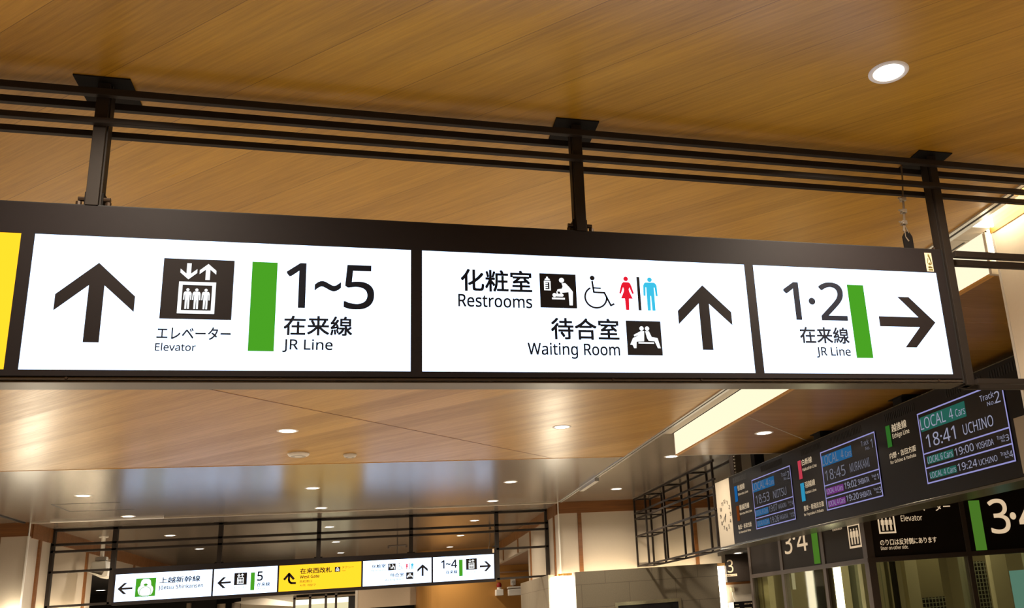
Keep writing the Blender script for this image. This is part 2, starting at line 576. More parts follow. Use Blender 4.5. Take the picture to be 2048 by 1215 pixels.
def baby_art(plane, parent, u0, u1, v0, v1, ink='ink', light='e_picto', d=0.003):
    Art(plane, d).rect(u0, u1, v0, v1).build('pictogram', ink, parent)
    f = fit(u0, u1, v0, v1); s = u1 - u0
    a = Art(plane, d + 0.003)
    x, y = f(.60, .81); a.disc(x, y, s * .07)
    a.poly([f(.60, .72), f(.70, .73), f(.80, .62), f(.90, .48), f(.88, .08), f(.79, .08), f(.78, .46), f(.68, .50), f(.55, .545), f(.50, .50), f(.58, .44), f(.66, .50)])
    a.stroke([f(.67, .66), f(.62, .53), f(.50, .51)], s * .065, True)
    x, y = f(.39, .37); a.disc(x, y, s * .055)
    a.stroke([f(.46, .37), f(.60, .37)], s * .075, True)
    a.stroke([f(.60, .37), f(.56, .46)], s * .035, True)
    a.stroke([f(.47, .39), f(.46, .47)], s * .03, True)
    x0, y0 = f(.32, .245); x1, y1 = f(.67, .295); a.rect(x0, x1, y0, y1)
    # feeding bottle
    a.poly([f(.185, .90), f(.225, .90), f(.235, .85), f(.27, .84), f(.28, .80), f(.135, .80), f(.145, .84), f(.175, .85)])
    x0, y0 = f(.115, .50); x1, y1 = f(.295, .775); a.frame(x0, x1, y0, y1, s * .035)
    for k in (.57, .63, .69):
        x0, y0 = f(.15, k); x1, y1 = f(.22, k + .028); a.rect(x0, x1, y0, y1)
    return a.build('pictogram', light, parent)


def waiting_art(plane, parent, u0, u1, v0, v1, ink='ink', light='e_picto', d=0.003):
    Art(plane, d).rect(u0, u1, v0, v1).build('pictogram', ink, parent)
    f = fit(u0, u1, v0, v1); s = u1 - u0
    a = Art(plane, d + 0.003)
    for c in (.435, .595):
        x, y = f(c, .775); a.disc(x, y, s * .062)
    a.poly([f(.505, .70), f(.41, .70), f(.20, .585), f(.21, .54), f(.36, .585), f(.17, .49), f(.08, .30), f(.15, .29), f(.185, .20), f(.25, .20), f(.27, .39), f(.485, .40)])
    a.poly([f(.535, .70), f(.64, .70), f(.71, .53), f(.88, .50), f(.95, .205), f(.87, .205), f(.79, .405), f(.62, .415), f(.575, .50)])
    x0, y0 = f(.32, .335); x1, y1 = f(.77, .375); a.rect(x0, x1, y0, y1)
    return a.build('pictogram', light, parent)


def wheelchair_art(plane, parent, u0, u1, v0, v1, ink='ink', d=0.003):
    f = fit(u0, u1, v0, v1); s = v1 - v0
    a = Art(plane, d)
    x, y = f(.27, .93); a.disc(x, y, s * .07)
    a.stroke([f(.26, .84), f(.30, .50), f(.66, .49), f(.86, .11), f(.98, .165)], s * .05)
    a.stroke([f(.275, .63), f(.55, .625)], s * .042)
    x, y = f(.36, .345)
    a.arc(x, y, s * .315, 118, 366, s * .05)
    return a.build('pictogram', ink, parent)


def toilets_art(plane, parent, wo, di, ma, z0, z1, d=0.003):
    a = Art(plane, d); person_shape(a, (wo[0] + wo[1]) / 2, z0, z1 - z0, wo[1] - wo[0], True)
    a.build('pictogram', 'e_red', parent)['label'] = 'red woman figure'
    Art(plane, d).rect(di[0], di[1], z0, z1).build('divider_bar', 'ink', parent)
    a = Art(plane, d); person_shape(a, (ma[0] + ma[1]) / 2, z0, z1 - z0, ma[1] - ma[0])
    a.build('pictogram', 'e_cyan', parent)['label'] = 'light blue man figure'


# ------------------------------------------------------------------ the setting
CZ = 4.45
struct('floor', MB().box(-16, 15, -8, 46, -0.12, 0.0), 'floor')
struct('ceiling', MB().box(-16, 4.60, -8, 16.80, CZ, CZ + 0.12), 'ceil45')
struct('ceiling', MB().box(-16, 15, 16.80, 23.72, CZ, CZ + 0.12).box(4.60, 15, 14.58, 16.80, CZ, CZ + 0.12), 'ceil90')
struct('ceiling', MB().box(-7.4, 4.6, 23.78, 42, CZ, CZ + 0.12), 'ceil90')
# lower wood ceiling on the right and the luminous fascia that steps down to it
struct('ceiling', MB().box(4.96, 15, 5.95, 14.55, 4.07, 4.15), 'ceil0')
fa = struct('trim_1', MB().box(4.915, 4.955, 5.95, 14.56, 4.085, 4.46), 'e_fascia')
struct('trim_2', MB().box(4.91, 4.96, 5.95, 14.56, 4.066, 4.084), 'cedar')
struct('trim_3', MB().box(4.915, 4.96, 14.56, 14.60, 4.07, 4.45).box(4.96, 15, 14.555, 14.60, 4.068, 4.45), 'white')
struct('trim_4', MB().box(4.915, 5.12, 5.915, 5.948, 4.07, 4.45), 'white')
# slot between ceiling and fascia: aluminium edge, dark curtain track, beige plate
struct('trim_5', MB().box(4.60, 4.635, -8, 23.6, 4.435, 4.57), 'alu')
struct('trim_6', MB().box(4.635, 4.655, -8, 23.6, 4.44, 4.47), 'dark')
struct('trim_7', MB().box(4.655, 4.70, 5.2, 23.6, 4.43, 4.47), 'alu')
struct('trim_8', MB().box(4.70, 4.905, 5.83, 6.095, 4.449, 4.475).box(4.70, 4.875, 6.45, 14.70, 4.452, 4.475), 'white')
struct('trim_9', MB().box(4.60, 5.3, -8, 6.0, 4.76, 4.80), 'white')
# seams and edges in the ceiling
struct('trim_10', MB().box(-16, 4.60, 16.785, 16.80, CZ - 0.006, CZ + 0.002), 'cedar')
sd = Vector((math.cos(R(46.5)), math.sin(R(46.5)), 0)); sn = Vector((-sd.y, sd.x, 0)) * 0.009
sa, sb = Vector((-2.6, 10.63, CZ - 0.003)), Vector((3.2, 16.78, CZ - 0.003))
struct('trim_11', MB().prism([sa + sn, sa - sn, sb - sn, sb + sn], (0, 0, 0.004)), 'frieze')
ra, rb = Vector((4.96, 11.45, 4.067)), Vector((7.9, 14.5, 4.067))
struct('trim_12', MB().prism([ra + sn, ra - sn, rb - sn, rb + sn], (0, 0, 0.004)), 'white')
struct('trim_13', MB().box(-7.4, 4.6, 23.70, 23.76, CZ - 0.025, CZ + 0.02), 'white')
struct('trim_14', MB().box(-6.98, -4.7, 23.52, 23.60, CZ - 0.035, CZ), 'plastic')
struct('trim_15', MB().box(-7.56, -7.50, -8, 23.7, CZ - 0.02, CZ), 'dark')
struct('trim_16', MB().box(-6.21, -4.98, 20.86, 20.885, CZ - 0.004, CZ).box(-6.19, -4.98, 22.05, 22.075, CZ - 0.004, CZ).box(-6.21, -6.185, 20.86, 22.07, CZ - 0.004, CZ), 'dark')
# curtain track end piece hanging from the slot
struct('trim_17', MB().box(4.62, 4.72, 19.4, 21.0, 4.36, 4.44), 'alu')

# right wall beside the viewer, with its cedar frieze
struct('wall_right', MB().box(4.935, 5.30, -8, 5.85, 0, 4.41), 'whitewall')
struct('trim_18', MB().box(4.925, 5.30, -8, 5.862, 4.41, 4.76), 'cedar')
struct('trim_19', MB().box(4.929, 4.95, 5.83, 5.856, 0, 4.41), 'plastic')
# walls at the far side of the hall
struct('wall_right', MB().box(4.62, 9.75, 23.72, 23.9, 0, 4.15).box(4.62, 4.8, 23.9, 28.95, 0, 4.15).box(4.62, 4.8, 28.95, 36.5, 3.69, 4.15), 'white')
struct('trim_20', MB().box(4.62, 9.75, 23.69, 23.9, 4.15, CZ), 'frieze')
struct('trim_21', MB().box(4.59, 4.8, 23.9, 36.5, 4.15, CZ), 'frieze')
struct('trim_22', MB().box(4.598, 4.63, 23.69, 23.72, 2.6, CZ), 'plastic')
n_ = 23
for x in (5.17, 8.39):
    struct('trim_%d' % n_, MB().box(x - .05, x + .05, 23.68, 23.73, 2.4, 4.15), 'frieze'); n_ += 1
for y in (24.35, 28.38, 31.0, 34.7):
    struct('trim_%d' % n_, MB().box(4.585, 4.63, y - .06, y + .06, 2.5 if y < 29 else 3.69, 4.15), 'frieze'); n_ += 1
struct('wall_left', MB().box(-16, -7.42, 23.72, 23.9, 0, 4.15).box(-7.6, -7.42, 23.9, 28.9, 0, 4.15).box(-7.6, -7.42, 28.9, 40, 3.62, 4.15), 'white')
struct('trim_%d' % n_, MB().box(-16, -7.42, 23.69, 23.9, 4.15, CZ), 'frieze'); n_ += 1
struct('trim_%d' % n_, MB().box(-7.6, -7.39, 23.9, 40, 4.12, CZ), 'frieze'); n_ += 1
struct('trim_%d' % n_, MB().box(-7.43, -7.40, 23.69, 23.72, 2.6, CZ), 'plastic'); n_ += 1
for y in (24.45, 28.2, 30.7, 33.4):
    struct('trim_%d' % n_, MB().box(-7.43, -7.38, y - .07, y + .07, 2.4 if y < 28.6 else 3.62, 4.12), 'frieze'); n_ += 1
struct('trim_%d' % n_, MB().box(-8.05, -7.95, 23.68, 23.73, 2.4, 4.15), 'frieze'); n_ += 1
# dark passage on the far left
struct('ceiling', MB().box(-16, -7.6, 28.9, 42, 3.62, 3.70), 'dark')
struct('wall_left', MB().box(-16, -6.2, 42, 42.2, 0, 4.6).box(-16.2, -16, -8, 42, 0, 4.6), 'dark')
# alcove on the far right: soffit and golden wall with a rounded end
struct('ceiling', MB().box(4.8, 15, 28.95, 38, 3.69, 3.78), 'brownsoffit')
g = MB()
prof = [(1.62, 40.5)] + [(2.55 - 0.93 * math.cos(R(a)), 38.93 - 0.93 * math.sin(R(a))) for a in range(0, 91, 6)] + [(15, 38.0), (15, 40.5)]
g.prism([(x, y, 0) for x, y in prof], (0, 0, CZ))
wb = struct('wall_back', g, 'golden')
struct('trim_%d' % n_, MB().box(4.8, 9, 37.93, 38.0, 3.38, 3.44), 'brownsoffit'); n_ += 1
struct('wall_back', MB().box(-0.66, 1.75, 39.0, 39.2, 2.40, CZ), 'beigewall')
struct('wall_back', MB().box(-0.72, -0.62, 38.96, 39.2, 0, CZ), 'white')
struct('wall_back', MB().box(-16, 15, 45.8, 46, 0, 4.6), 'dark')
struct('wall_right', MB().box(15, 15.2, -8, 46, 0, 4.6), 'beigewall')
struct('wall_front', MB().box(-16, 15, -8.2, -8, 0, 4.6), 'beigewall')

# ------------------------------------------------------------------ near hanging frame and guide sign
NS = Plane('Y', 4.756)
fr = thing('sign_gantry', (1.135, 4.83, CZ), 'dark steel rails and posts under the wood ceiling, carrying the large nearest sign', 'gantry')
for zt, zb, xl in ((4.394, 4.355, -6.5), (4.224, 4.191, -6.5), (3.729, 3.685, 3.66), (2.850, 2.816, 3.66)):
    for y in (4.72, 4.865):
        MB().box(xl, 4.93, y, y + 0.034, zb, zt).build('rail', 'metal', fr, bevel=0.003)
for px in (-3.9, -1.385, 1.135, 3.632):
    end = px > 3
    p = MB().box(px - .029, px + .029, 4.752, 4.862, 2.818 if end else 3.745, CZ - 0.006)
    p.box(px - .036, px + .036, 4.775, 4.84, 2.818 if end else 3.745, CZ - 0.006)
    po = p.build('post', 'metal', fr, bevel=0.002)
    MB().box(px - .132, px + .132, 4.70, 4.965, CZ - 0.008, CZ).build('ceiling_plate', 'bracket', po, bevel=0.001)
    if not end:
        MB().box(px - .055, px + .055, 4.775, 4.86, 3.740, 3.752).box(px - .042, px - .036, 4.785, 4.85, 3.745, 3.83).box(px + .036, px + .042, 4.785, 4.85, 3.745, 3.83).build('foot_bracket', 'bracket', po)
        for s in (-1, 1):
            MB().cyl((px + s * .04, 4.80, 3.795), (px + s * .072, 4.80, 3.795), .013, n=8).cyl((px + s * .066, 4.79, 3.752), (px + s * .066, 4.79, 3.775), .014, n=8).build('bolt', 'bolt', po)
    else:
        MB().cyl((px - .075, 4.80, 3.742), (px - .075, 4.80, 3.775), .014, n=8).build('bolt', 'bolt', po)

sg = thing('guide_sign', (1.0, 4.83, 2.826), 'large backlit station guide sign nearest the viewer, 1~5, restrooms and 1·2 panels', 'sign')
XL = -3.95
fm = MB()
fm.box(XL, 3.573, 4.752, 4.90, 3.577, 3.740)                 # top band
fm.box(XL, 3.573, 4.752, 4.90, 2.856, 2.886)                 # bottom band
for a, b in ((3.511, 3.573), (2.144, 2.201), (0.1685, 0.228), (-1.668, -1.611), (XL, -3.9)):
    fm.box(a, b, 4.752, 4.90, 2.886, 3.577)
fm.box(XL, 3.573, 4.775, 4.90, 2.886, 3.577)
fm.build('frame', 'signframe', sg)
MB().box(XL, 3.585, 4.760, 4.91, 3.740, 3.748).box(3.577, 3.592, 4.760, 4.905, 2.83, 3.745).build('edge_strip', 'vent', sg)
lp = MB().box(XL, 3.580, 4.758, 4.90, 2.838, 2.853).box(XL, 3.585, 4.764, 4.908, 2.8265, 2.836)
lp.build('bottom_lip', 'lip', sg, bevel=0.002)
for sx, sz in ((-1.41, 2.846), (1.27, 2.846), (1.80, 2.846), (3.40, 2.846)):
    MB().cyl((sx, 4.759, sz), (sx, 4.752, sz), .008, .006, n=12).build('screw', 'bolt', sg)


def panel(name, x0, x1, mat):
    return MB().box(x0, x1, 4.758, 4.773, 2.886, 3.577).build(name, mat, sg)


d0 = 0.0
PN = Plane('Y', 4.757)
py = panel('light_panel', -3.9, -1.668, 'e_yellow'); py['label'] = 'yellow light panel at the end of the sign'
p1 = panel('light_panel', -1.611, 0.1685, 'e_white')
Art(PN, d0).poly([(-1.323, 3.436), (-1.152, 3.265), (-1.152, 3.183), (-1.290, 3.318), (-1.290, 3.0245), (-1.358, 3.0245), (-1.357, 3.318), (-1.496, 3.183), (-1.496, 3.266)]).build('arrow', 'ink', p1)
elevator_art(PN, p1, -1.037, -0.7105, 3.152, 3.474, d=d0)
CJ, DG, LT = 0.016, 0.008, 0.012
lettering(PN, p1, 'inkblue', 'エレベーター', -1.042, -0.709, 3.045, 3.110, 0.014, d0)
lettering(PN, p1, 'inkblue', 'Elevator', -1.044, -0.864, 2.986, 3.023, LT, d0)
Art(PN, d0).rect(-0.626, -0.5045, 2.989, 3.4725).build('colour_bar', 'e_green', p1)
lettering(PN, p1, 'inkblue', '1', -0.457, -0.366, 3.228, 3.472, DG, d0)
lettering(PN, p1, 'inkblue', '~', -0.318, -0.190, 3.324, 3.376, 0.006, d0)
lettering(PN, p1, 'inkblue', '5', -0.171, -0.023, 3.230, 3.472, DG, d0)
lettering(PN, p1, 'inkblue', '在来線', -0.461, -0.129, 3.078, 3.181, CJ, d0)
lettering(PN, p1, 'inkblue', 'JR Line', -0.463, -0.223, 3.000, 3.053, LT, d0)
p2 = panel('light_panel', 0.228, 2.144, 'e_white')
lettering(PN, p2, 'inkblue', '化粧室', 0.437, 0.828, 3.350, 3.477, CJ, d0)
lettering(PN, p2, 'inkblue', 'Restrooms', 0.421, 0.826, 3.258, 3.328, LT, d0)
baby_art(PN, p2, 0.874, 1.084, 3.263, 3.469, d=d0)
wheelchair_art(PN, p2, 1.135, 1.308, 3.264, 3.466, d=d0)
toilets_art(PN, p2, (1.339, 1.426), (1.449, 1.466), (1.485, 1.571), 3.262, 3.468, d0)
lettering(PN, p2, 'inkblue', '待合室', 0.930, 1.320, 3.078, 3.203, CJ, d0)
lettering(PN, p2, 'inkblue', 'Waiting Room', 0.794, 1.319, 2.987, 3.053, LT, d0)
waiting_art(PN, p2, 1.366, 1.575, 2.9895, 3.1965, d=d0)
Art(PN, d0).poly([(1.857, 3.431), (2.027, 3.265), (2.027, 3.183), (1.889, 3.315), (1.891, 3.0275), (1.825, 3.0275), (1.824, 3.315), (1.689, 3.182), (1.689, 3.265)]).build('arrow', 'ink', p2)
p3 = panel('light_panel', 2.201, 3.511, 'e_white')
lettering(PN, p3, 'inkblue', '1', 2.389, 2.490, 3.230, 3.470, DG, d0)
Art(PN, d0).disc(2.576, 3.3515, 0.0225).build('dot', 'inkblue', p3)
lettering(PN, p3, 'inkblue', '2', 2.631, 2.806, 3.230, 3.474, DG, d0)
lettering(PN, p3, 'inkblue', '在来線', 2.466, 2.798, 3.079, 3.181, CJ, d0)
lettering(PN, p3, 'inkblue', 'JR Line', 2.563, 2.796, 3.001, 3.053, LT, d0)
Art(PN, d0).rect(2.836, 2.951, 2.988, 3.470).build('colour_bar', 'e_green', p3)
Art(PN, d0).poly([(3.443, 3.231), (3.272, 3.400), (3.190, 3.400), (3.323, 3.264), (3.033, 3.264), (3.033, 3.1975), (3.322, 3.1975), (3.194, 3.0605), (3.274, 3.0605)]).build('arrow', 'ink', p3)
st = Art(Plane('Y', 4.752), 0.0).rect(3.4415, 3.4935, 3.583, 3.714).build('sticker', 'stickerface', sg)
st['label'] = 'small cream sticker with a drop shaped mark'
SA = Art(Plane('Y', 4.752), 0.0025)
SA.poly([(3.466, 3.706), (3.474, 3.700), (3.480, 3.675), (3.482, 3.655), (3.478, 3.640), (3.476, 3.655), (3.470, 3.680), (3.463, 3.690)])
SA.arc(3.469, 3.646, 0.014, 150, 400, 0.0035, 20)
SA.stroke([(3.457, 3.655), (3.462, 3.675)], 0.0035); SA.stroke([(3.480, 3.655), (3.473, 3.68)], 0.0035)
SA.disc(3.469, 3.640, 0.0055, 12)
SA.stroke([(3.453, 3.612), (3.486, 3.610)], 0.004); SA.stroke([(3.458, 3.620), (3.462, 3.608), (3.468, 3.621), (3.474, 3.608), (3.480, 3.619)], 0.004)
SA.rect(3.454, 3.486, 3.592, 3.600)
SA.build('sticker_print', 'stickerink', st)
bk = MB().box(-1.5, 3.4, 4.9005, 4.905, 2.90, 3.56).build('rear_fill_panel', 'e_rear', sg)  # unseen glowing back, added to brighten the ceiling behind the sign

# safety wire with its three clamps and lug
sw = thing('safety_wire', (3.39, 4.83, 3.748), 'thin grey safety wire with three clamps tied to the top of the large sign', 'wire')
MB().tube([(3.436, 4.83, CZ), (3.425, 4.83, 4.30), (3.402, 4.83, 4.14), (3.392, 4.83, 4.05), (3.378, 4.83, 3.955), (3.366, 4.83, 3.90)], .006).tube([(3.378, 4.83, 3.955), (3.372, 4.83, 3.86), (3.392, 4.825, 3.825)], .006).tube([(3.378, 4.83, 3.955), (3.402, 4.83, 3.885)], .006).tube([(3.41, 4.835, 4.17), (3.39, 4.835, 3.96)], .007).build('rope', 'wire', sw)
for cx, cz in ((3.400, 4.135), (3.390, 4.045), (3.378, 3.96)):
    c = MB().box(cx - .016, cx + .018, 4.812, 4.850, cz - .013, cz + .013)
    c.cyl((cx - .034, 4.82, cz), (cx + .012, 4.82, cz), .009, n=8).cyl((cx - .03, 4.84, cz + .012), (cx + .02, 4.84, cz + .012), .006, n=8)
    c.build('clamp', 'clamp', sw, bevel=0.002)
MB().prism([(3.355, 4.825, 3.748), (3.425, 4.825, 3.748), (3.425, 4.825, 3.86), (3.405, 4.825, 3.895), (3.375, 4.825, 3.895), (3.352, 4.825, 3.86)], (0, 0.012, 0)).box(3.42, 3.46, 4.80, 4.84, 3.748, 3.765).build('lug_plate', 'bracket', sw)

# ------------------------------------------------------------------ far hanging frame and sign
ff = thing('sign_gantry', (-1.4, 25.3, CZ), 'dark steel rails across the far end of the hall, carrying the distant lit signs', 'gantry')
for z in (4.425, 4.08, 3.915, 3.437, 2.645):
    for y in (25.24, 25.36):
        if z in (3.437, 2.645):
            for a, b in ((-7.40, -6.07), (3.17, 4.60)):
                MB().box(a, b, y, y + .04, z - .025, z + .025).build('rail', 'metal', ff)
        else:
            MB().box(-7.40, 4.60, y, y + .04, z - .025, z + .025).build('rail', 'metal', ff)
for x in (-7.40, -6.07, -3.72, -1.39, 0.92, 3.19, 4.58):
    zb = 2.62 if x in (-7.40, -6.07, 3.19, 4.58) else 3.45
    po = MB().box(x - .05, x + .05, 25.24, 25.38, zb, CZ - .004).build('post', 'metal', ff)
    MB().box(x - .16, x + .16, 25.15, 25.47, CZ - .008, CZ).build('ceiling_plate', 'bracket', po)
    if zb > 3:
        MB().box(x - .1, x + .1, 25.26, 25.36, 3.445, 3.475).build('foot_bracket', 'bracket', po)

fs = thing('guide_sign', (-1.4, 25.3, 2.58), 'distant lit guide sign of five panels, a yellow one in its middle', 'sign')
F0, F1 = -6.01, 3.13
FP = Plane('Y', 25.205)
f_ = MB().box(F0, F1, 25.20, 25.36, 3.30, 3.445).box(F0, F1, 25.20, 25.36, 2.58, 2.66)
FX = [(-5.965, -3.845), (-3.805, -2.345), (-2.305, -0.328), (-0.285, 1.440), (1.485, 3.085)]
for a, b in ((F0, -5.965), (-3.845, -3.805), (-2.345, -2.305), (-0.328, -0.285), (1.440, 1.485), (3.085, F1)):
    f_.box(a, b, 25.20, 25.36, 2.66, 3.30)
f_.box(F0, F1, 25.24, 25.36, 2.66, 3.30)
f_.build('frame', 'signframe', fs)
FQ = [MB().box(a, b, 25.206, 25.235, 2.66, 3.30).build('light_panel', 'e_yellow' if k == 2 else 'e_white', fs) for k, (a, b) in enumerate(FX)]
FQ[2]['label'] = 'yellow light panel'
MB().box(3.05, 3.095, 25.19, 25.199, 3.335, 3.44).build('sticker', 'stickerface', fs)


def hook_arrow(cx, cz, s):
    return None


e1, e2, e3, e4, e5 = FQ
Art(FP).poly(arrow_pts(-5.745, 2.96, .32, .262, .07, .048, math.pi / 2)).build('arrow', 'ink', e1)
Art(FP).rect(-5.522, -5.084, 2.746, 3.178).build('pictogram', 'e_green', e1)['label'] = 'green square with a white train front'
q = fit(-5.522, -5.084, 2.746, 3.178)
ta = Art(FP, .006)
ta.poly([q(*p) for p in ((.36, .95), (.28, .87), (.25, .74), (.24, .60), (.15, .50), (.12, .36), (.16, .20), (.22, .09), (.36, .04), (.64, .04), (.80, .09), (.86, .20), (.89, .36), (.86, .50), (.77, .60), (.76, .74), (.73, .87), (.64, .95))])
ta.build('pictogram', 'e_picto', e1)
tb = Art(FP, .010)
cx, cz = q(.50, .64); tb.disc(cx, cz, .042, 20, .028)
cx, cz = q(.50, .24)
tb.arc(cx, cz, .125, 0, 360, .008, 40)
tb.build('pictogram', 'e_green', e1)
FA, FB = 0.020, 0.018
lettering(FP, e1, 'inkblue', '上越新幹線', -5.006, -4.112, 3.034, 3.174, FA)
lettering(FP, e1, 'inkblue', 'Jōetsu Shinkansen', -5.018, -4.035, 2.890, 2.975, FB)
Art(FP).poly(arrow_pts(-3.566, 2.963, .31, .262, .07, .048, math.pi / 2)).build('arrow', 'ink', e2)
elevator_art(FP, e2, -3.340, -3.048, 2.884, 3.180)
lettering(FP, e2, 'inkblue', 'エレベーター', -3.336, -3.056, 2.798, 2.848, .012)
lettering(FP, e2, 'inkblue', 'Elevator', -3.35, -3.205, 2.745, 2.775)
Art(FP).rect(-2.962, -2.867, 2.740, 3.172).build('colour_bar', 'e_green', e2)
lettering(FP, e2, 'inkblue', '5', -2.809, -2.685, 2.965, 3.182, FB)
lettering(FP, e2, 'inkblue', '在来線', -2.809, -2.513, 2.822, 2.914, FA)
lettering(FP, e2, 'inkblue', 'JR Line', -2.811, -2.605, 2.752, 2.787, .012)
ha = Art(FP)
ha.stroke([(-2.185, 2.945), (-2.068, 3.085), (-1.950, 2.945)], .055)
ha.poly([(-2.10, 3.065), (-2.068, 3.105), (-2.036, 3.065)])
ha.stroke([(-2.068, 3.06), (-2.068, 2.93), (-2.050, 2.882), (-2.012, 2.856), (-1.900, 2.850)], .052)
ha.build('arrow', 'ink', e3)
lettering(FP, e3, 'ink', '在来西改札', -1.805, -1.055, 3.067, 3.201, FA)
lettering(FP, e3, 'ink', 'West Gate', -1.809, -1.348, 2.955, 3.027, FB)
lettering(FP, e3, 'ink', '西检票口', -1.811, -1.519, 2.843, 2.911)
lettering(FP, e3, 'ink', '서쪽 개찰구', -1.808, -1.426, 2.750, 2.809)
Art(FP).rect(-0.978, -0.846, 3.068, 3.193).build('pictogram', 'ink', e3)
q = fit(-0.978, -0.846, 3.068, 3.193)
tx = Art(FP, .006)
tx.poly([q(*p) for p in ((.18, .12), (.18, .45), (.30, .70), (.70, .70), (.82, .45), (.82, .12), (.68, .12), (.68, .2), (.32, .2), (.32, .12))])
tx.poly([q(*p) for p in ((.38, .74), (.38, .90), (.62, .90), (.62, .74))])
tx.build('pictogram', 'e_picto', e3)
tx = Art(FP, .009).poly([q(*p) for p in ((.30, .46), (.36, .63), (.64, .63), (.70, .46))])
for c in (.29, .71):
    u, v = q(c, .33); tx.disc(u, v, .010, 12)
tx.build('pictogram', 'ink', e3)
lettering(FP, e3, 'ink', 'タクシー', -0.806, -0.514, 3.141, 3.202)
lettering(FP, e3, 'ink', 'Taxi', -0.805, -0.713, 3.078, 3.107)
lettering(FP, e4, 'inkblue', '化粧室', -0.065, 0.280, 3.105, 3.197, FA)
lettering(FP, e4, 'inkblue', 'Restrooms', -0.080, 0.281, 3.026, 3.065, .012)
baby_art(FP, e4, 0.339, 0.528, 3.027, 3.198)
wheelchair_art(FP, e4, 0.575, 0.724, 3.023, 3.197)
toilets_art(FP, e4, (0.775, 0.850), (0.870, 0.884), (0.912, 0.987), 3.030, 3.190)
lettering(FP, e4, 'inkblue', '待合室', 0.391, 0.739, 2.858, 2.947, FA)
lettering(FP, e4, 'inkblue', 'Waiting Room', 0.260, 0.731, 2.768, 2.812, .012)
waiting_art(FP, e4, 0.795, 0.977, 2.777, 2.951)
Art(FP).poly(arrow_pts(1.214, 2.986, .302, .268, .07, .05)).build('arrow', 'ink', e4)
lettering(FP, e5, 'inkblue', '1', 1.696, 1.775, 2.998, 3.206, FB)
lettering(FP, e5, 'inkblue', '~', 1.815, 1.935, 3.083, 3.126, .015)
lettering(FP, e5, 'inkblue', '4', 1.955, 2.108, 2.998, 3.206, FB)
lettering(FP, e5, 'inkblue', '在来線', 1.817, 2.110, 2.850, 2.938, FA)
lettering(FP, e5, 'inkblue', 'JR Line', 1.932, 2.115, 2.792, 2.825)
Art(FP).rect(2.157, 2.255, 2.773, 3.201).build('colour_bar', 'e_green', e5)
elevator_art(FP, e5, 2.343, 2.632, 2.924, 3.215)
lettering(FP, e5, 'inkblue', 'エレベーター', 2.346, 2.634, 2.841, 2.882, .012)
Art(FP).poly(arrow_pts(2.858, 2.994, .306, .262, .07, .05, -math.pi / 2)).build('arrow', 'ink', e5)

# ------------------------------------------------------------------ lattice frame on the right and the departure board
lf = thing('lattice_frame', (6.95, 20.5, 2.65), 'dark steel open lattice frame between the tiled far wall and the departure board', 'lattice')
LZ = (4.435, 4.055, 3.905, 3.446, 2.672)
LY = (23.66, 22.60, 20.98, 19.12, 17.55)
for x in (6.67, 7.12):
    for z in LZ:
        MB().box(x, x + .045, 17.45, 23.68, z - .02, z + .02).build('rail', 'metal', lf)
    for y in LY:
        MB().box(x, x + .045, y - .022, y + .022, 2.672, CZ).build('post', 'metal', lf)
for y in LY[:-1]:
    for z in LZ:
        MB().box(6.71, 7.12, y - .018, y + .018, z - .016, z + .016).build('cross_bar', 'metal', lf)

BP = Plane('X', 6.67)
bd = thing('departure_board', (6.95, 12.4, 2.65), 'long black departure board with three lit train screens hung along the right', 'departure board')
MB().box(6.672, 7.25, 6.0, 16.62, 2.66, 3.955).build('casing', 'board', bd, bevel=0.006)
MB().box(6.66, 7.26, 6.0, 17.40, 2.625, 2.658).build('bottom_trim', 'boardtrim', bd, bevel=0.004)
MB().box(6.668, 7.26, 6.0, 17.40, 3.952, 3.964).build('top_trim', 'boardtrim', bd)
for a, b in ((16.45, 15.70), (15.05, 14.10), (13.40, 12.65), (12.35, 11.35), (10.75, 9.95), (9.30, 8.55), (8.45, 7.75)):
    v = MB()
    n = int((a - b) / 0.045)
    for k in range(n):
        y = b + k * 0.045
        v.box(6.668, 6.676, y, y + .022, 3.80, 3.905)
    v.build('vent_slots', 'vent', bd)


def Y(u):
    return -u


def led_text(parent, mat, body, y0, y1, z0, z1, off=0.0):
    return Art(BP, .006).text(body, -y0, -y1, z0, z1, off).build('lettering', mat, parent)


def led_rect(parent, name, mat, y0, y1, z0, z1, d=.004):
    return Art(BP, d).rect(-y0, -y1, z0, z1).build(name, mat, parent)


def screen(yl, yr, zt, zb, div, bgs, texts, rowmat):
    s = MB().box(6.662, 6.674, yr, yl, zb, zt).build('screen', 'screen', bd)
    a = Art(BP, .009)
    w = .017
    a.frame(-yl, -yr, zb, zt, w)
    for z in div:
        a.rect(-yl + w, -yr - w, z - .008, z + .008)
    a.build('screen_lines', 'e_ledline', s)
    for (y0, y1, z0, z1), m in bgs:
        Art(BP, .009).rect(-y0, -y1, z0, z1).build('train_type_field', m, s)
    for k, t in enumerate(texts):
        Art(BP, .0125).text(t[0], -t[1], -t[2], t[3], t[4]).build('lettering', rowmat[0] if k < 8 else rowmat[1], s)
    return s


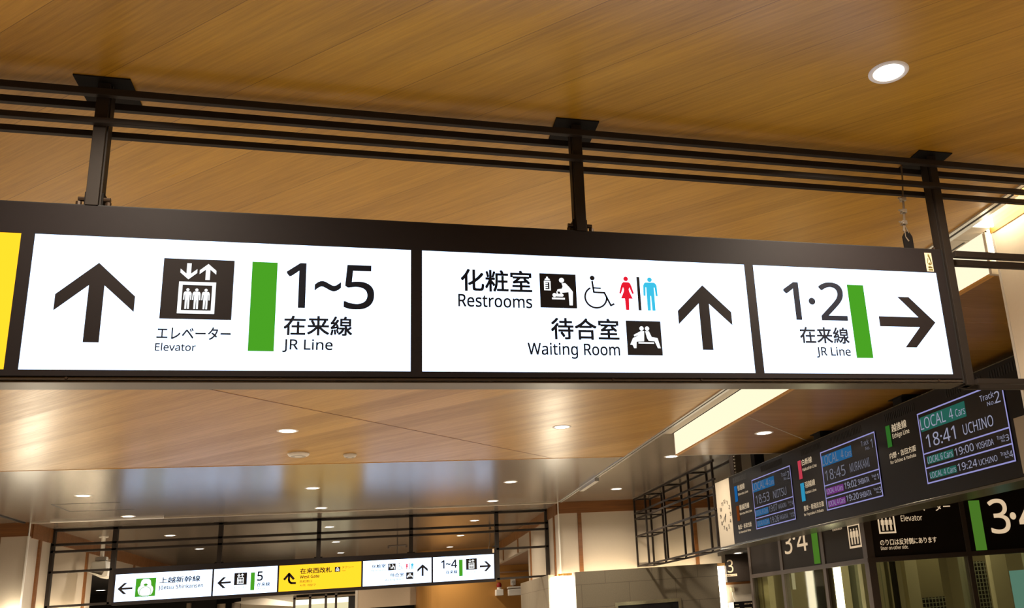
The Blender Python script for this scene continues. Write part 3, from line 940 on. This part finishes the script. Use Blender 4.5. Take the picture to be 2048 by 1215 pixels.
screen(9.90, 8.19, 3.742, 2.838, (3.215, 3.034), (((9.854, 8.903, 3.495, 3.681), 'e_bgteal'), ((9.826, 9.270, 3.076, 3.172), 'e_bgteal'), ((9.820, 9.259, 2.888, 2.976), 'e_bgteal')), [
    ('LOCAL', 9.855, 9.307, 3.520, 3.660), ('4', 9.233, 9.150, 3.527, 3.651), ('Cars', 9.100, 8.910, 3.529, 3.618), ('Track', 8.608, 8.356, 3.597, 3.664), ('No.', 8.493, 8.360, 3.522, 3.567),
    ('2', 8.351, 8.255, 3.519, 3.648), ('18:41', 9.780, 9.164, 3.278, 3.440), ('UCHINO', 9.007, 8.442, 3.289, 3.413),
    ('LOCAL 6 Cars', 9.820, 9.283, 3.087, 3.163), ('19:00', 9.234, 8.865, 3.079, 3.169), ('YOSHIDA', 8.818, 8.497, 3.080, 3.151), ('Track', 8.432, 8.290, 3.116, 3.158), ('No.', 8.361, 8.296, 3.080, 3.105), ('3', 8.284, 8.228, 3.079, 3.147),
    ('LOCAL 4 Cars', 9.815, 9.265, 2.899, 2.967), ('19:24', 9.226, 8.851, 2.894, 2.981), ('UCHINO', 8.815, 8.482, 2.894, 2.960), ('Track', 8.419, 8.274, 2.932, 2.975), ('No.', 8.348, 8.284, 2.896, 2.920), ('4', 8.274, 8.214, 2.893, 2.964)], ('e_led', 'e_led'))
screen(12.655, 10.985, 3.738, 2.833, (3.209, 3.020), (((12.630, 11.680, 3.503, 3.671), 'e_bgblue'), ((12.605, 12.054, 3.060, 3.163), 'e_bgpurple'), ((12.592, 12.043, 2.870, 2.972), 'e_bgpurple')), [
    ('LOCAL', 12.616, 12.095, 3.521, 3.660), ('4', 12.005, 11.924, 3.529, 3.652), ('Cars', 11.873, 11.690, 3.525, 3.612), ('Track', 11.381, 11.163, 3.594, 3.664), ('No.', 11.272, 11.152, 3.521, 3.568),
    ('1', 11.118, 11.063, 3.525, 3.650), ('18:45', 12.569, 11.928, 3.276, 3.432), ('MURAKAMI', 11.786, 11.216, 3.286, 3.412),
    ('LOCAL 4 Cars', 12.595, 12.066, 3.079, 3.150), ('19:02', 12.012, 11.648, 3.071, 3.167), ('SHIBATA', 11.602, 11.290, 3.079, 3.152), ('Track', 11.209, 11.086, 3.120, 3.157), ('No.', 11.147, 11.090, 3.081, 3.107), ('1', 11.066, 11.029, 3.081, 3.153),
    ('LOCAL 4 Cars', 12.585, 12.053, 2.888, 2.962), ('19:20', 12.006, 11.640, 2.888, 2.977), ('SHIBATA', 11.601, 11.279, 2.889, 2.963), ('Track', 11.205, 11.068, 2.935, 2.970), ('No.', 11.141, 11.074, 2.895, 2.920), ('3', 11.061, 11.003, 2.892, 2.969)], ('e_leddim', 'e_led'))
screen(15.46, 13.785, 3.728, 2.826, (3.203, 3.016), (((15.445, 14.476, 3.492, 3.658), 'e_bgblue'), ((15.427, 14.847, 3.051, 3.164), 'e_bgblue'), ((15.406, 14.848, 2.862, 2.966), 'e_bgblue')), [
    ('LOCAL', 15.437, 14.880, 3.517, 3.652), ('4', 14.837, 14.716, 3.526, 3.646), ('Cars', 14.686, 14.481, 3.522, 3.607), ('Track', 14.161, 13.935, 3.584, 3.650), ('No.', 14.065, 13.937, 3.515, 3.562),
    ('2', 13.920, 13.829, 3.510, 3.643), ('18:53', 15.341, 14.734, 3.264, 3.420), ('NIITSU', 14.566, 14.021, 3.270, 3.402),
    ('LOCAL 6 Cars', 15.417, 14.857, 3.072, 3.150), ('19:07', 14.808, 14.449, 3.063, 3.170), ('NAGAOKA', 14.410, 14.074, 3.071, 3.147), ('Track', 14.009, 13.864, 3.112, 3.150), ('No.', 13.941, 13.876, 3.069, 3.092), ('4', 13.858, 13.811, 3.071, 3.142),
    ('LOCAL 6 Cars', 15.400, 14.854, 2.883, 2.958), ('19:26', 14.805, 14.432, 2.869, 2.973), ('NAGAOKA', 14.392, 14.061, 2.886, 2.960), ('Track', 13.995, 13.844, 2.922, 2.957), ('No.', 13.944, 13.872, 2.885, 2.909), ('2', 13.862, 13.802, 2.884, 2.954)], ('e_leddim', 'e_leddim'))
for y0, y1, z0, z1, m in ((16.360, 16.226, 3.436, 3.735, 'e_lineblue'), (16.345, 16.223, 3.069, 3.354, 'e_linebrown'), (13.490, 13.373, 3.440, 3.742, 'e_linered'), (13.486, 13.356, 3.078, 3.371, 'e_linecyan'), (10.695, 10.590, 3.450, 3.743, 'e_linegreen')):
    led_rect(bd, 'line_colour_bar', m, y0, y1, z0, z1)
for t in (('信越線', 16.187, 15.826, 3.626, 3.733), ('Shin-etsu Line', 16.186, 15.684, 3.536, 3.578), ('磐越西線', 16.180, 15.692, 3.252, 3.356), ('Ban-etsu West Line', 16.189, 15.592, 3.168, 3.210),
          ('亀田・新津方面', 16.336, 15.674, 2.905, 2.995), ('for Kameda & Niitsu', 16.325, 15.728, 2.832, 2.872), ('白新線', 13.332, 12.967, 3.640, 3.740), ('Hakushin Line', 13.334, 12.828, 3.550, 3.598),
          ('羽越線', 13.321, 12.950, 3.274, 3.374), ('Uetsu Line', 13.321, 12.937, 3.182, 3.222), ('豊栄・新発田方面', 13.450, 12.742, 2.916, 3.002), ('for Toyosaka & Shibata', 13.469, 12.779, 2.841, 2.881),
          ('越後線', 10.542, 10.173, 3.630, 3.736), ('Echigo Line', 10.542, 10.130, 3.547, 3.606), ('内野・吉田方面', 10.684, 10.043, 3.290, 3.370), ('for Uchino & Yoshida', 10.687, 10.063, 3.222, 3.264)):
    led_text(bd, 'e_linetext', *t, off=0.008)
# cream clock panel at the far end of the board, and the plain cream panel at the near end
cp = MB().box(6.672, 7.25, 16.625, 17.40, 2.66, 3.965).build('clock_panel', 'clockface', bd, bevel=0.004)
cp['label'] = 'cream clock face panel at the end of the board'
ck = Art(BP, .003)
CYc, CZc, CR = 16.95, 3.255, 0.270
for n in range(1, 13):
    an = R(90 - 30 * n)
    u, v = -CYc + CR * math.cos(an), CZc + CR * math.sin(an)
    s = str(n)
    hw = .030 if n < 10 else .048
    ck.text(s, u - hw * (.55 if n == 1 else 1), u + hw * (.55 if n == 1 else 1), v - .035, v + .035, .01)
ck.build('numerals', 'ink', cp)
for ang, ln, w in ((90 - (6.65 * 30), .14, .016), (90 - 39 * 6, .20, .012)):
    a = R(ang)
    Art(BP, .006).stroke([(-CYc - .03 * math.cos(a), CZc - .03 * math.sin(a)), (-CYc + ln * math.cos(a), CZc + ln * math.sin(a))], w).build('clock_hand', 'ink', cp)
MB().box(6.655, 6.672, 7.25, 8.105, 2.69, 3.292).build('end_panel', 'clockface', bd)['label'] = 'plain cream panel'
for y in (12.75, 10.35):
    MB().box(6.69, 6.95, y - .11, y + .11, 3.96, 4.07).box(6.66, 7.02, y - .18, y + .18, 4.058, 4.068).build('ceiling_bracket', 'bracket', bd)
MB().box(6.80, 7.00, 15.55, 15.72, 3.96, 4.45).build('ceiling_bracket', 'bracket', bd)
MB().box(6.95, 7.13, 16.98, 17.20, 3.96, 4.45).build('ceiling_bracket', 'mullion', bd)
ch = MB()
for k in range(7):
    ch.lathe([(.012, -.02), (.022, 0), (.012, .02)], (6.9, 16.78, 4.01 + k * .066), 8)
tag(ch.build('safety_chain', 'clamp'), 'short pale chain between the ceiling and the clock end of the departure board', 'chain')

# ------------------------------------------------------------------ downlights
dl = thing('downlight', (2.786, 3.898, CZ), '', 'downlight')
MB().lathe([(.0, -.003), (.088, -.003)], dl.location, 40).build('lens', 'e_lens2', dl)
MB().lathe([(.088, -.002), (.090, -.007), (.110, -.007), (.116, -.001)], dl.location, 40).build('trim_ring', 'ring', dl, smooth=True)
P_CH = list(dl.children)


def downlight(loc, label, group='recessed ceiling downlights', scale=1.0, lens=None, watts=DOWN_W, first=False):
    if first:
        o = dl
    else:
        o = dl.copy(); COL.objects.link(o)
        for c in P_CH:
            k = c.copy()
            if lens and k.name.startswith('lens'):
                k.data = k.data.copy(); k.data.materials[0] = MT[lens]
            COL.objects.link(k); k.parent = o
    o.location = loc
    o.scale = (scale, scale, 1)
    o['label'] = label; o['group'] = group; o['category'] = 'downlight'
    lamp('downlight_lamp', (loc[0], loc[1], loc[2] - .012), watts)
    return o


downlight((2.786, 3.898, CZ), 'large round white downlight in the wood ceiling in front of the nearest sign', first=True)
S_, Ln = 1.3, 'e_lens'
ROWS = (
    (-5.36, (19.77, 23.25, 27.85, 32.4), 'row of downlights over the far sign, outer side by the dark passage',
     ('round downlight before the pale ceiling strip, beside the ceiling hatch outline', 'round downlight touching the pale ceiling strip above the white corner wall',
      'round downlight just past the lattice rails, above the train pictogram sign', 'farthest round downlight seen above the train pictogram sign')),
    (-1.235, (13.875, 19.72, 23.05, 27.43, 32.25, 36.98), '',
     ('round downlight beside the two smoke detectors in the honey wood ceiling', 'round downlight inside the yellow reflection on the ceiling', 'round downlight at the pale strip, below the one in the yellow reflection',
      'round downlight between the rails above the yellow sign, biggest of three there', 'middle one of three downlights above the yellow sign, below the rails', 'smallest downlight, just above the top edge of the yellow sign')),
    (2.812, (13.855, 19.72, 22.93, 27.38, 32.08, 36.85), '',
     ('round downlight in the bright glare streak on the honey wood ceiling', 'round downlight on the grey ceiling before the pale strip, toward the tiled wall side', 'round downlight just before the pale strip near the white corner column',
      'largest of three downlights above the restroom and 1~4 signs, between the rails', 'middle of three downlights above the 1~4 sign', 'smallest downlight above the 1~4 sign top edge')),
)
for X_, ys, _, labs in ROWS:
    for y_, lb in zip(ys, labs):
        downlight((X_, y_, CZ), lb, lens=Ln, scale=S_)
downlight((5.612, 16.896, CZ), 'round downlight at the tip of the glowing cream fascia', lens=Ln, scale=S_)
downlight((5.646, 21.463, CZ), 'round downlight on the grey ceiling near the open lattice frame', lens=Ln, scale=S_)
downlight((5.748, 12.672, 4.07), 'round downlight in the lower wood ceiling above the departure board', lens=Ln, scale=S_, watts=35)
downlight((9.10, 22.5, 2.80), 'small white downlight in the dark soffit over the number 3 track sign', lens=Ln, scale=1.1, watts=12)
downlight((-9.34, 37.6, 3.618), 'round downlight in the dark passage beside the train pictogram sign', lens=Ln, scale=1.6, watts=15)

# ------------------------------------------------------------------ small things on the ceiling
for (x, y, lb, s) in ((-1.218, 15.72, 'wide white smoke detector on the wood ceiling, beside the other smaller one', 1.0), (-0.421, 15.91, 'small white smoke detector on the wood ceiling, in the yellow reflection', 0.62)):
    t = thing('smoke_detector', (x, y, CZ), lb, 'smoke detector', 'smoke detectors')
    MB().lathe([(0, -.055), (.10 * s, -.055), (.15 * s, -.045), (.17 * s, -.02), (.17 * s, 0)], t.location, 28).build('body', 'plastic', t, smooth=False)
    MB().lathe([(.06 * s, -.057), (.10 * s, -.060), (.12 * s, -.052)], t.location, 20).build('sensor_ring', 'greyplastic', t)
pr = thing('camera_unit', (-6.85, 27.4, CZ), 'grey box camera on a white pole under the ceiling, left of the distant signs', 'camera')
MB().cyl((-6.85, 27.4, CZ), (-6.85, 27.4, 3.90), .05).cyl((-6.85, 27.4, CZ - .03), (-6.85, 27.4, CZ), .11).build('pole', 'plastic', pr)
MB().box(-6.98, -6.72, 27.3, 27.5, 3.82, 3.92).build('mount', 'greyplastic', pr, bevel=.01)
hb = MB().prism([(-7.02, 27.1, 3.52), (-7.0, 27.1, 3.78), (-6.68, 27.1, 3.80), (-6.66, 27.1, 3.60), (-6.74, 27.1, 3.42)], (0, .55, 0))
hb.build('housing', 'greyplastic', pr, bevel=.015)
MB().prism([(-7.06, 27.0, 3.54), (-6.74, 27.0, 3.36), (-6.60, 27.0, 3.40), (-6.58, 27.0, 3.60), (-6.63, 27.0, 3.60), (-6.72, 27.0, 3.43)], (0, .62, 0)).build('hood', 'plastic', pr)
pd = thing('ceiling_rod', (0.70, 31.0, CZ), 'thin ceiling rod with short cross arms above the restroom sign far away', 'rod')
MB().cyl((0.70, 31.0, 3.3), (0.70, 31.0, CZ), .02, n=8).build('rod', 'mullion', pd)
MB().cyl((0.42, 31.0, 4.13), (0.98, 31.0, 4.13), .025, n=8).cyl((0.42, 31.0, 4.05), (0.42, 31.0, 4.14), .03, n=8).cyl((0.98, 31.0, 4.05), (0.98, 31.0, 4.14), .03, n=8).build('cross_arm', 'mullion', pd)
hc = MB().cyl((3.45, 29.0, CZ - .12), (3.45, 29.0, CZ), .045, .02, n=10).tube([(3.45, 29.0, CZ - .1), (3.44, 29.0, 4.0), (3.40, 29.0, 3.75), (3.42, 29.0, 3.62)], .013, 6)
tag(hc.build('hanging_wire', 'wire'), 'thin hanging wire with a dark ceiling cap above the 1~4 sign', 'wire')

# access plate and glowing end of the light slot, beside the near wall
ap = thing('access_panel', (4.80, 6.25, 4.45), 'small beige access plate with a slot in the ceiling recess beside the bright wall corner', 'access panel')
MB().box(4.705, 4.905, 6.10, 6.44, 4.447, 4.47).build('plate', 'white', ap, bevel=.003)
MB().box(4.86, 4.88, 6.14, 6.40, 4.444, 4.450).cyl((4.76, 6.2, 4.4445), (4.76, 6.2, 4.45), .006, n=10).build('slot', 'dark', ap)
tag(MB().box(4.70, 4.93, 5.80, 5.82, 4.455, 4.755).box(4.937, 5.12, 5.90, 5.912, 4.20, 4.755).build('recess_glow', 'e_recess'), 'glaring white glow plates in the ceiling recess at the end of the cedar beam', 'lamp')  # second plate paints the glow that falls on the white end face

lamp('cove_lamp', (4.665, 4.6, 4.62), 20, 0.08, 160, (1.0, 0.85, 0.6), rot=(0, R(-90), 0), size_y=2.4)

# ------------------------------------------------------------------ far walls: tiled partitions, luminous corners
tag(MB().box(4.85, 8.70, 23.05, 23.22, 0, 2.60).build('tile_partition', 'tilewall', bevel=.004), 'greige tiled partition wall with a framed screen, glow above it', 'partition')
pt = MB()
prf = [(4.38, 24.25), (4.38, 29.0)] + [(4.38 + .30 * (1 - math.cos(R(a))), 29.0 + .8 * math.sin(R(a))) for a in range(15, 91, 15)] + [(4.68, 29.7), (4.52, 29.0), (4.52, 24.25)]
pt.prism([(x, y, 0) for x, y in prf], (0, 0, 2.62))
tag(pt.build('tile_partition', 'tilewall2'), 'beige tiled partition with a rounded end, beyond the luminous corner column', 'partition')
lc = thing('corner_lamp', (4.72, 23.75, 0), 'tall glowing white corner column beside the greige tiled partition', 'lamp')
MB().prism([(4.42, 23.45, .02), (4.85, 23.45, .02), (4.85, 23.71, .02), (4.61, 23.71, .02), (4.61, 24.2, .02), (4.42, 24.2, .02)], (0, 0, 2.52)).build('diffuser', 'e_column', lc)
MB().box(4.50, 4.60, 23.44, 23.6, 2.54, 2.60).box(4.62, 4.84, 23.40, 23.6, 2.535, 2.60).build('top_block', 'cedar', lc)
lc2 = thing('corner_lamp', (-7.5, 23.6, 0), 'glowing corner column at the foot of the white wall, left edge of the picture', 'lamp')
MB().box(-7.75, -7.28, 23.40, 23.68, 0.02, 2.55).build('diffuser', 'e_column', lc2)
ls = thing('strip_lamp', (8.85, 23.2, 0), 'slim vertical glowing strip between the tiled partition and the number 3 sign', 'lamp')
MB().box(8.72, 8.90, 23.08, 23.2, 0.02, 2.52).build('diffuser', 'e_column', ls)
MB().box(8.70, 8.92, 23.06, 23.22, 2.52, 2.60).build('top_block', 'cedar', ls)
# cove strips behind the partitions wash the walls above them
struct('trim_%d' % n_, MB().box(5.0, 8.6, 23.34, 23.40, 2.38, 2.40), 'e_strip'); n_ += 1
struct('trim_%d' % n_, MB().box(4.545, 4.575, 24.4, 28.8, 2.40, 2.42), 'e_strip'); n_ += 1
struct('trim_%d' % n_, MB().box(-7.26, -7.20, 24.6, 28.6, 2.36, 2.38), 'e_strip'); n_ += 1
ds = thing('wall_screen', (6.7, 23.04, 1.2), 'dark screen in a steel frame on the greige tiled partition', 'screen')
MB().box(5.83, 7.60, 23.0, 23.05, 1.70, 1.785).box(5.83, 5.91, 23.0, 23.05, .6, 1.70).box(7.52, 7.60, 23.0, 23.05, .6, 1.70).box(5.83, 7.60, 23.0, 23.05, .52, .60).build('frame', 'steel', ds)
MB().box(5.91, 7.52, 23.02, 23.05, .60, 1.70).build('display', 'screen', ds)

# track 3 sign under its dark soffit
struct('ceiling', MB().box(8.98, 12, 20.9, 23.7, 2.81, 2.9), 'dark')
struct('wall_right', MB().box(8.95, 12, 23.3, 23.45, 0, 2.10), 'white')
struct('trim_%d' % n_, MB().box(8.93, 9.75, 23.27, 23.31, 2.03, 2.09), 'frieze'); n_ += 1
t3 = thing('track_sign', (9.2, 23.1, 2.1), 'dark track sign with a cream number 3 under a dark soffit', 'sign')
MB().box(8.93, 9.62, 23.02, 23.3, 2.10, 2.81).build('sign_panel', 'shaftsign', t3)
TP = Plane('Y', 23.018)
lettering(TP, t3, 'cream_letter', '3', 8.965, 9.130, 2.34, 2.665, .004)
Art(TP).rect(8.90, 9.22, 2.238, 2.298).build('label_strip', 'cream_letter', t3)
lettering(TP, t3, 'ink', '番線 Track', 8.93, 9.19, 2.250, 2.286, 0, .006)
MB().box(9.62, 9.70, 22.3, 23.3, 2.10, 2.81).build('side_return', 'shaftsign', t3)
MB().box(9.60, 9.62, 22.5, 22.95, 2.25, 2.62).build('notice_plate', 'beigewall', t3)
ou = thing('wall_outlet', (9.17, 23.3, 1.9), 'beige outlet box with a hanging cable on the wall below the number 3 sign', 'outlet')
MB().box(9.11, 9.20, 23.24, 23.3, 1.84, 1.96).build('outlet_box', 'outlet', ou, bevel=.006)
MB().tube([(9.15, 23.26, 1.86), (9.12, 23.22, 1.75), (9.17, 23.22, 1.62), (9.18, 23.22, 1.5)], .012, 8).build('cable', 'greyplastic', ou)
vm = thing('vending_machine', (9.2, 23.0, 0), 'black machine top with pale print below the wall outlet', 'machine')
MB().box(8.93, 9.62, 22.7, 23.25, 0, 1.58).build('cabinet', 'screen', vm, bevel=.01)
VP = Plane('Y', 22.698)
Art(VP).text('acure', 9.22, 9.44, 1.50, 1.54, .01).build('lettering', 'cream_letter', vm)
Art(VP).rect(8.96, 9.08, 1.36, 1.44).rect(8.96, 9.06, 1.50, 1.52).rect(9.22, 9.42, 1.34, 1.42).build('print_blocks', 'outlet', vm)

# alcove equipment on the golden wall
bc = thing('alarm_beacon', (4.80, 37.8, 2.6), 'red alarm beacon on a white box on the golden brown wall', 'beacon')
MB().box(4.66, 4.96, 37.6, 37.98, 2.50, 2.74).build('base_box', 'plastic', bc, bevel=.02)
MB().cyl((4.81, 37.78, 2.74), (4.81, 37.78, 2.83), .09).build('collar', 'plastic', bc)
MB().lathe([(.10, 0), (.10, .11), (.075, .17), (.0, .20)], (4.81, 37.78, 2.83), 20).build('red_dome', 'red', bc, smooth=True)
eb = thing('equipment_box', (5.8, 37.8, 2.6), 'white equipment box with a plug above it on the golden brown wall', 'box')
MB().box(5.16, 5.90, 37.6, 37.98, 2.47, 2.72).box(5.14, 5.95, 37.65, 37.98, 2.75, 2.82).build('body', 'plastic', eb, bevel=.02)
MB().box(5.30, 5.50, 37.93, 37.99, 2.88, 3.12).build('outlet', 'plastic', eb)
MB().cyl((5.40, 37.90, 3.0), (5.40, 37.99, 3.0), .06).tube([(5.40, 37.9, 2.98), (5.38, 37.88, 2.8)], .02, 8).build('plug', 'greyplastic', eb)

# ------------------------------------------------------------------ lit offices under the far sign
og = thing('office_front', (-2.6, 40.2, 0), 'row of bright cream lit office windows under the distant yellow sign', 'office front')
for a, b in ((-3.02, -2.52), (-2.42, -1.92), (-1.82, -1.52), (-1.44, -1.00)):
    w = MB().box(a, b, 40.25, 40.3, 0, 2.72).build('window_pane', 'e_window', og)
    MB().box(a, b, 40.2, 40.25, 2.72, 2.92).build('window_light', 'e_windowtop', w)
for x in (-2.47, -1.87, -1.48, -3.06):
    MB().box(x - .045, x + .045, 40.15, 40.3, 0, 3.1).build('mullion', 'mullion', og)
MB().box(-3.1, -0.7, 40.15, 40.35, 2.95, 3.02).box(-3.1, -0.7, 40.2, 40.35, 3.12, 3.30).box(-3.1, -.7, 40.25, 40.35, 3.30, CZ).build('header', 'beigewall', og)
MB().box(-1.0, -0.68, 40.1, 40.3, 0, 2.92).build('dark_bay', 'dark', og)
tag(MB().prism([(-5.4, 41.0, 3.02), (-4.3, 41.0, 3.12), (-3.06, 41.0, 2.85), (-3.06, 41.0, 2.70), (-5.0, 41.0, 2.92)], (0, .2, 0)).build('sloped_beam', 'whitewall'), 'pale sloping beam beside the lit office windows', 'beam')
tag(MB().box(-5.2, -3.1, 41.5, 41.6, 2.0, 3.3).build('back_panel', 'whitewall'), 'pale lit panel behind the sloping beam', 'panel')
lamp('office_lamp', (-3.6, 40.2, 3.35), 40, .5, 170)
tag(MB().box(-7.1, -6.98, 40.9, 41.2, 0, 3.1).build('post', 'beigewall'), 'slim beige post under the train pictogram sign', 'post')
for x, lb in ((-5.9, 'grey round pillar under the distant sign, darker one'), (-5.35, 'pale round pillar under the distant sign, beside the grey one')):
    tag(MB().cyl((x, 41.3, 0), (x, 41.3, 3.0), .16, n=20).build('pillar', 'beigewall' if x < -5.5 else 'white'), lb, 'pillar', 'round pillars')

# ------------------------------------------------------------------ glazed lift shaft on the right
sh = thing('lift_shaft', (9.5, 15, 0), 'glazed lift shaft with black 3·4 and elevator transom signs, behind the departure board', 'lift shaft')
TZ0, TZ1, TOP = 2.06, 2.14, 3.15
SY0, SY1 = 13.96, 19.15
# mullions: corner, side face (X = 8), front face (Y = 13.96)
MB().box(8.0, 8.145, SY0, SY0 + .145, 0, 4.06).build('corner_post', 'mullion', sh, bevel=.004)
for y in (15.60, 17.48, SY1):
    MB().box(8.0, 8.12, y - .06, y + .06, 0, TOP).build('mullion', 'mullion', sh)
for x in (10.02, 12.6):
    MB().box(x - .046, x + .046, SY0, SY0 + .12, 0, 4.06).build('mullion', 'mullion', sh)
MB().box(7.99, 8.11, SY0, SY1, TZ0, TZ1).build('transom', 'mullion', sh)
MB().box(8.0, 13.0, SY0 - .01, SY0 + .11, TZ0, TZ1).build('transom', 'mullion', sh)
# black transom panels with their signs
SP = Plane('X', 8.018)
for a, b in ((SY0 + .145, 15.54), (15.66, 17.42), (17.54, SY1 - .06)):
    MB().box(8.02, 8.06, a, b, TZ1, TOP).build('transom_panel', 'shaftsign', sh)
for a, b in ((8.145, 9.974), (10.066, 12.55)):
    MB().box(a, b, SY0 + .02, SY0 + .06, TZ1, 4.05).build('transom_panel', 'shaftsign', sh)
MB().box(7.98, 8.12, SY0 + .145, SY1, TOP, TOP + .12).build('transom', 'mullion', sh)
sp_ = lambda b, y0, y1, z0, z1, off=0: Art(SP).text(b, -y0, -y1, z0, z1, off).build('lettering', 'e_cream', sh)
sp_('3', 17.26, 16.90, 2.445, 2.86, .006)
Art(SP).disc(-16.78, 2.725, .055, 20, .035).build('dot', 'e_cream', sh)
sp_('4', 16.66, 16.20, 2.445, 2.86, .006)
led = Art(SP).rect(-16.0, -15.75, 2.166, 2.90).build('colour_bar', 'e_cgreen', sh)
sp_('Elevator', 15.115, 14.738, 2.699, 2.75)
elevator_art(SP, sh, -14.56, -14.13, 2.338, 2.752, light='e_cream', arrows=False)
FPn = Plane('Y', SY0 + .018)
elevator_art(FPn, sh, 8.294, 8.627, 2.529, 2.86, light='e_cream', arrows=False)
for t in (('エレベーター', 8.754, 9.786, 2.875, 3.015, .006), ('Elevator', 8.754, 9.184, 2.722, 2.82, 0), ('のり口は反対側にあります', 8.285, 9.405, 2.328, 2.432, .006), ('Door on other side.', 8.284, 8.821, 2.256, 2.314, 0), ('3', 10.575, 10.990, 2.430, 3.026, .006), ('4', 11.20, 11.70, 2.430, 3.026, .006)):
    Art(FPn).text(*t).build('lettering', 'e_cream', sh)
Art(FPn).disc(11.079, 2.719, .066).build('dot', 'e_cream', sh)
Art(FPn).rect(10.18, 10.41, 2.148, 3.026).build('colour_bar', 'e_cgreen', sh)
for a, b in ((SY0 + .145, 15.54), (15.66, 17.42), (17.54, SY1 - .06)):
    MB().box(8.04, 8.05, a, b, .02, TZ0).build('glass_pane', 'glass', sh)
for a, b in ((8.145, 9.974), (10.066, 12.55)):
    MB().box(a, b, SY0 + .04, SY0 + .05, .02, TZ0).build('glass_pane', 'glass', sh)
# what stands inside the shaft
MB().box(8.12, 13.0, 18.9, 19.1, 0, 4.0).box(12.9, 13.1, 14.1, 18.9, 0, 4.0).build('rear_wall', 'shaftwall', sh)
for x0, x1, y, m in ((8.55, 8.93, 15.2, 'concrete'), (8.97, 9.07, 15.4, 'concrete2'), (9.12, 9.2, 15.5, 'concrete'), (9.26, 9.34, 15.6, 'concrete2'), (9.40, 9.45, 15.5, 'dark'), (9.52, 9.78, 15.3, 'concrete'), (9.84, 10.40, 15.5, 'shaftwall'), (10.72, 10.86, 15.2, 'concrete2'), (11.5, 11.86, 15.4, 'concrete'), (12.35, 12.6, 15.4, 'concrete2')):
    MB().box(x0, x1, y, y + .14, 0, 3.9).build('guide_rail', m, sh)
for x0, x1, m in ((8.16, 8.30, 'concrete'), (8.62, 8.70, 'concrete2'), (9.62, 9.70, 'shaftwall'), (9.84, 10.14, 'concrete'), (10.30, 10.42, 'concrete2'), (10.55, 10.66, 'concrete')):
    MB().box(x0, x1, 18.62, 18.9, 0, 3.9).build('guide_rail', m, sh)
MB().box(9.40, 9.60, 18.84, 18.9, 0, 3.9).box(10.14, 10.26, 18.84, 18.9, 0, 3.9).build('dark_gap', 'dark', sh)


def mesh_grid(x0, x1, y, z0, z1, s=.075):
    g = MB()
    x = x0
    while x <= x1 + 1e-6:
        g.box(x - .007, x + .007, y, y + .012, z0, z1); x += s
    z = z0
    while z <= z1 + 1e-6:
        g.box(x0, x1, y + .002, y + .014, z - .007, z + .007); z += s
    return g


MB().box(9.86, 10.38, 15.45, 15.49, .4, 1.40).build('mesh_backing', 'dark', sh)
mesh_grid(9.86, 10.38, 15.42, .4, 1.40).build('wire_mesh', 'concrete2', sh)
MB().box(10.90, 11.40, 15.45, 15.49, .4, 2.0).build('mesh_backing', 'dark', sh)
mesh_grid(10.90, 11.40, 15.42, .4, 2.0).build('wire_mesh', 'concrete2', sh)
MB().box(12.0, 12.32, 15.5, 15.55, .6, 1.78).build('lit_window', 'e_teal', sh)
MB().box(8.36, 8.47, 15.85, 15.95, 0, 2.6).build('light_strip', 'e_column', sh)
MB().box(8.70, 8.78, 18.55, 18.6, 1.75, 2.3).build('notice_strip', 'plastic', sh)
lamp('shaft_fill', (10.6, 14.6, 3.8), 42, .5, 170, (1.0, 0.90, 0.62))  # both shaft lights are added fill for the interior behind the glass
lamp('shaft_fill', (9.6, 16.9, 3.9), 45, .5, 170, (1.0, 0.92, 0.70))
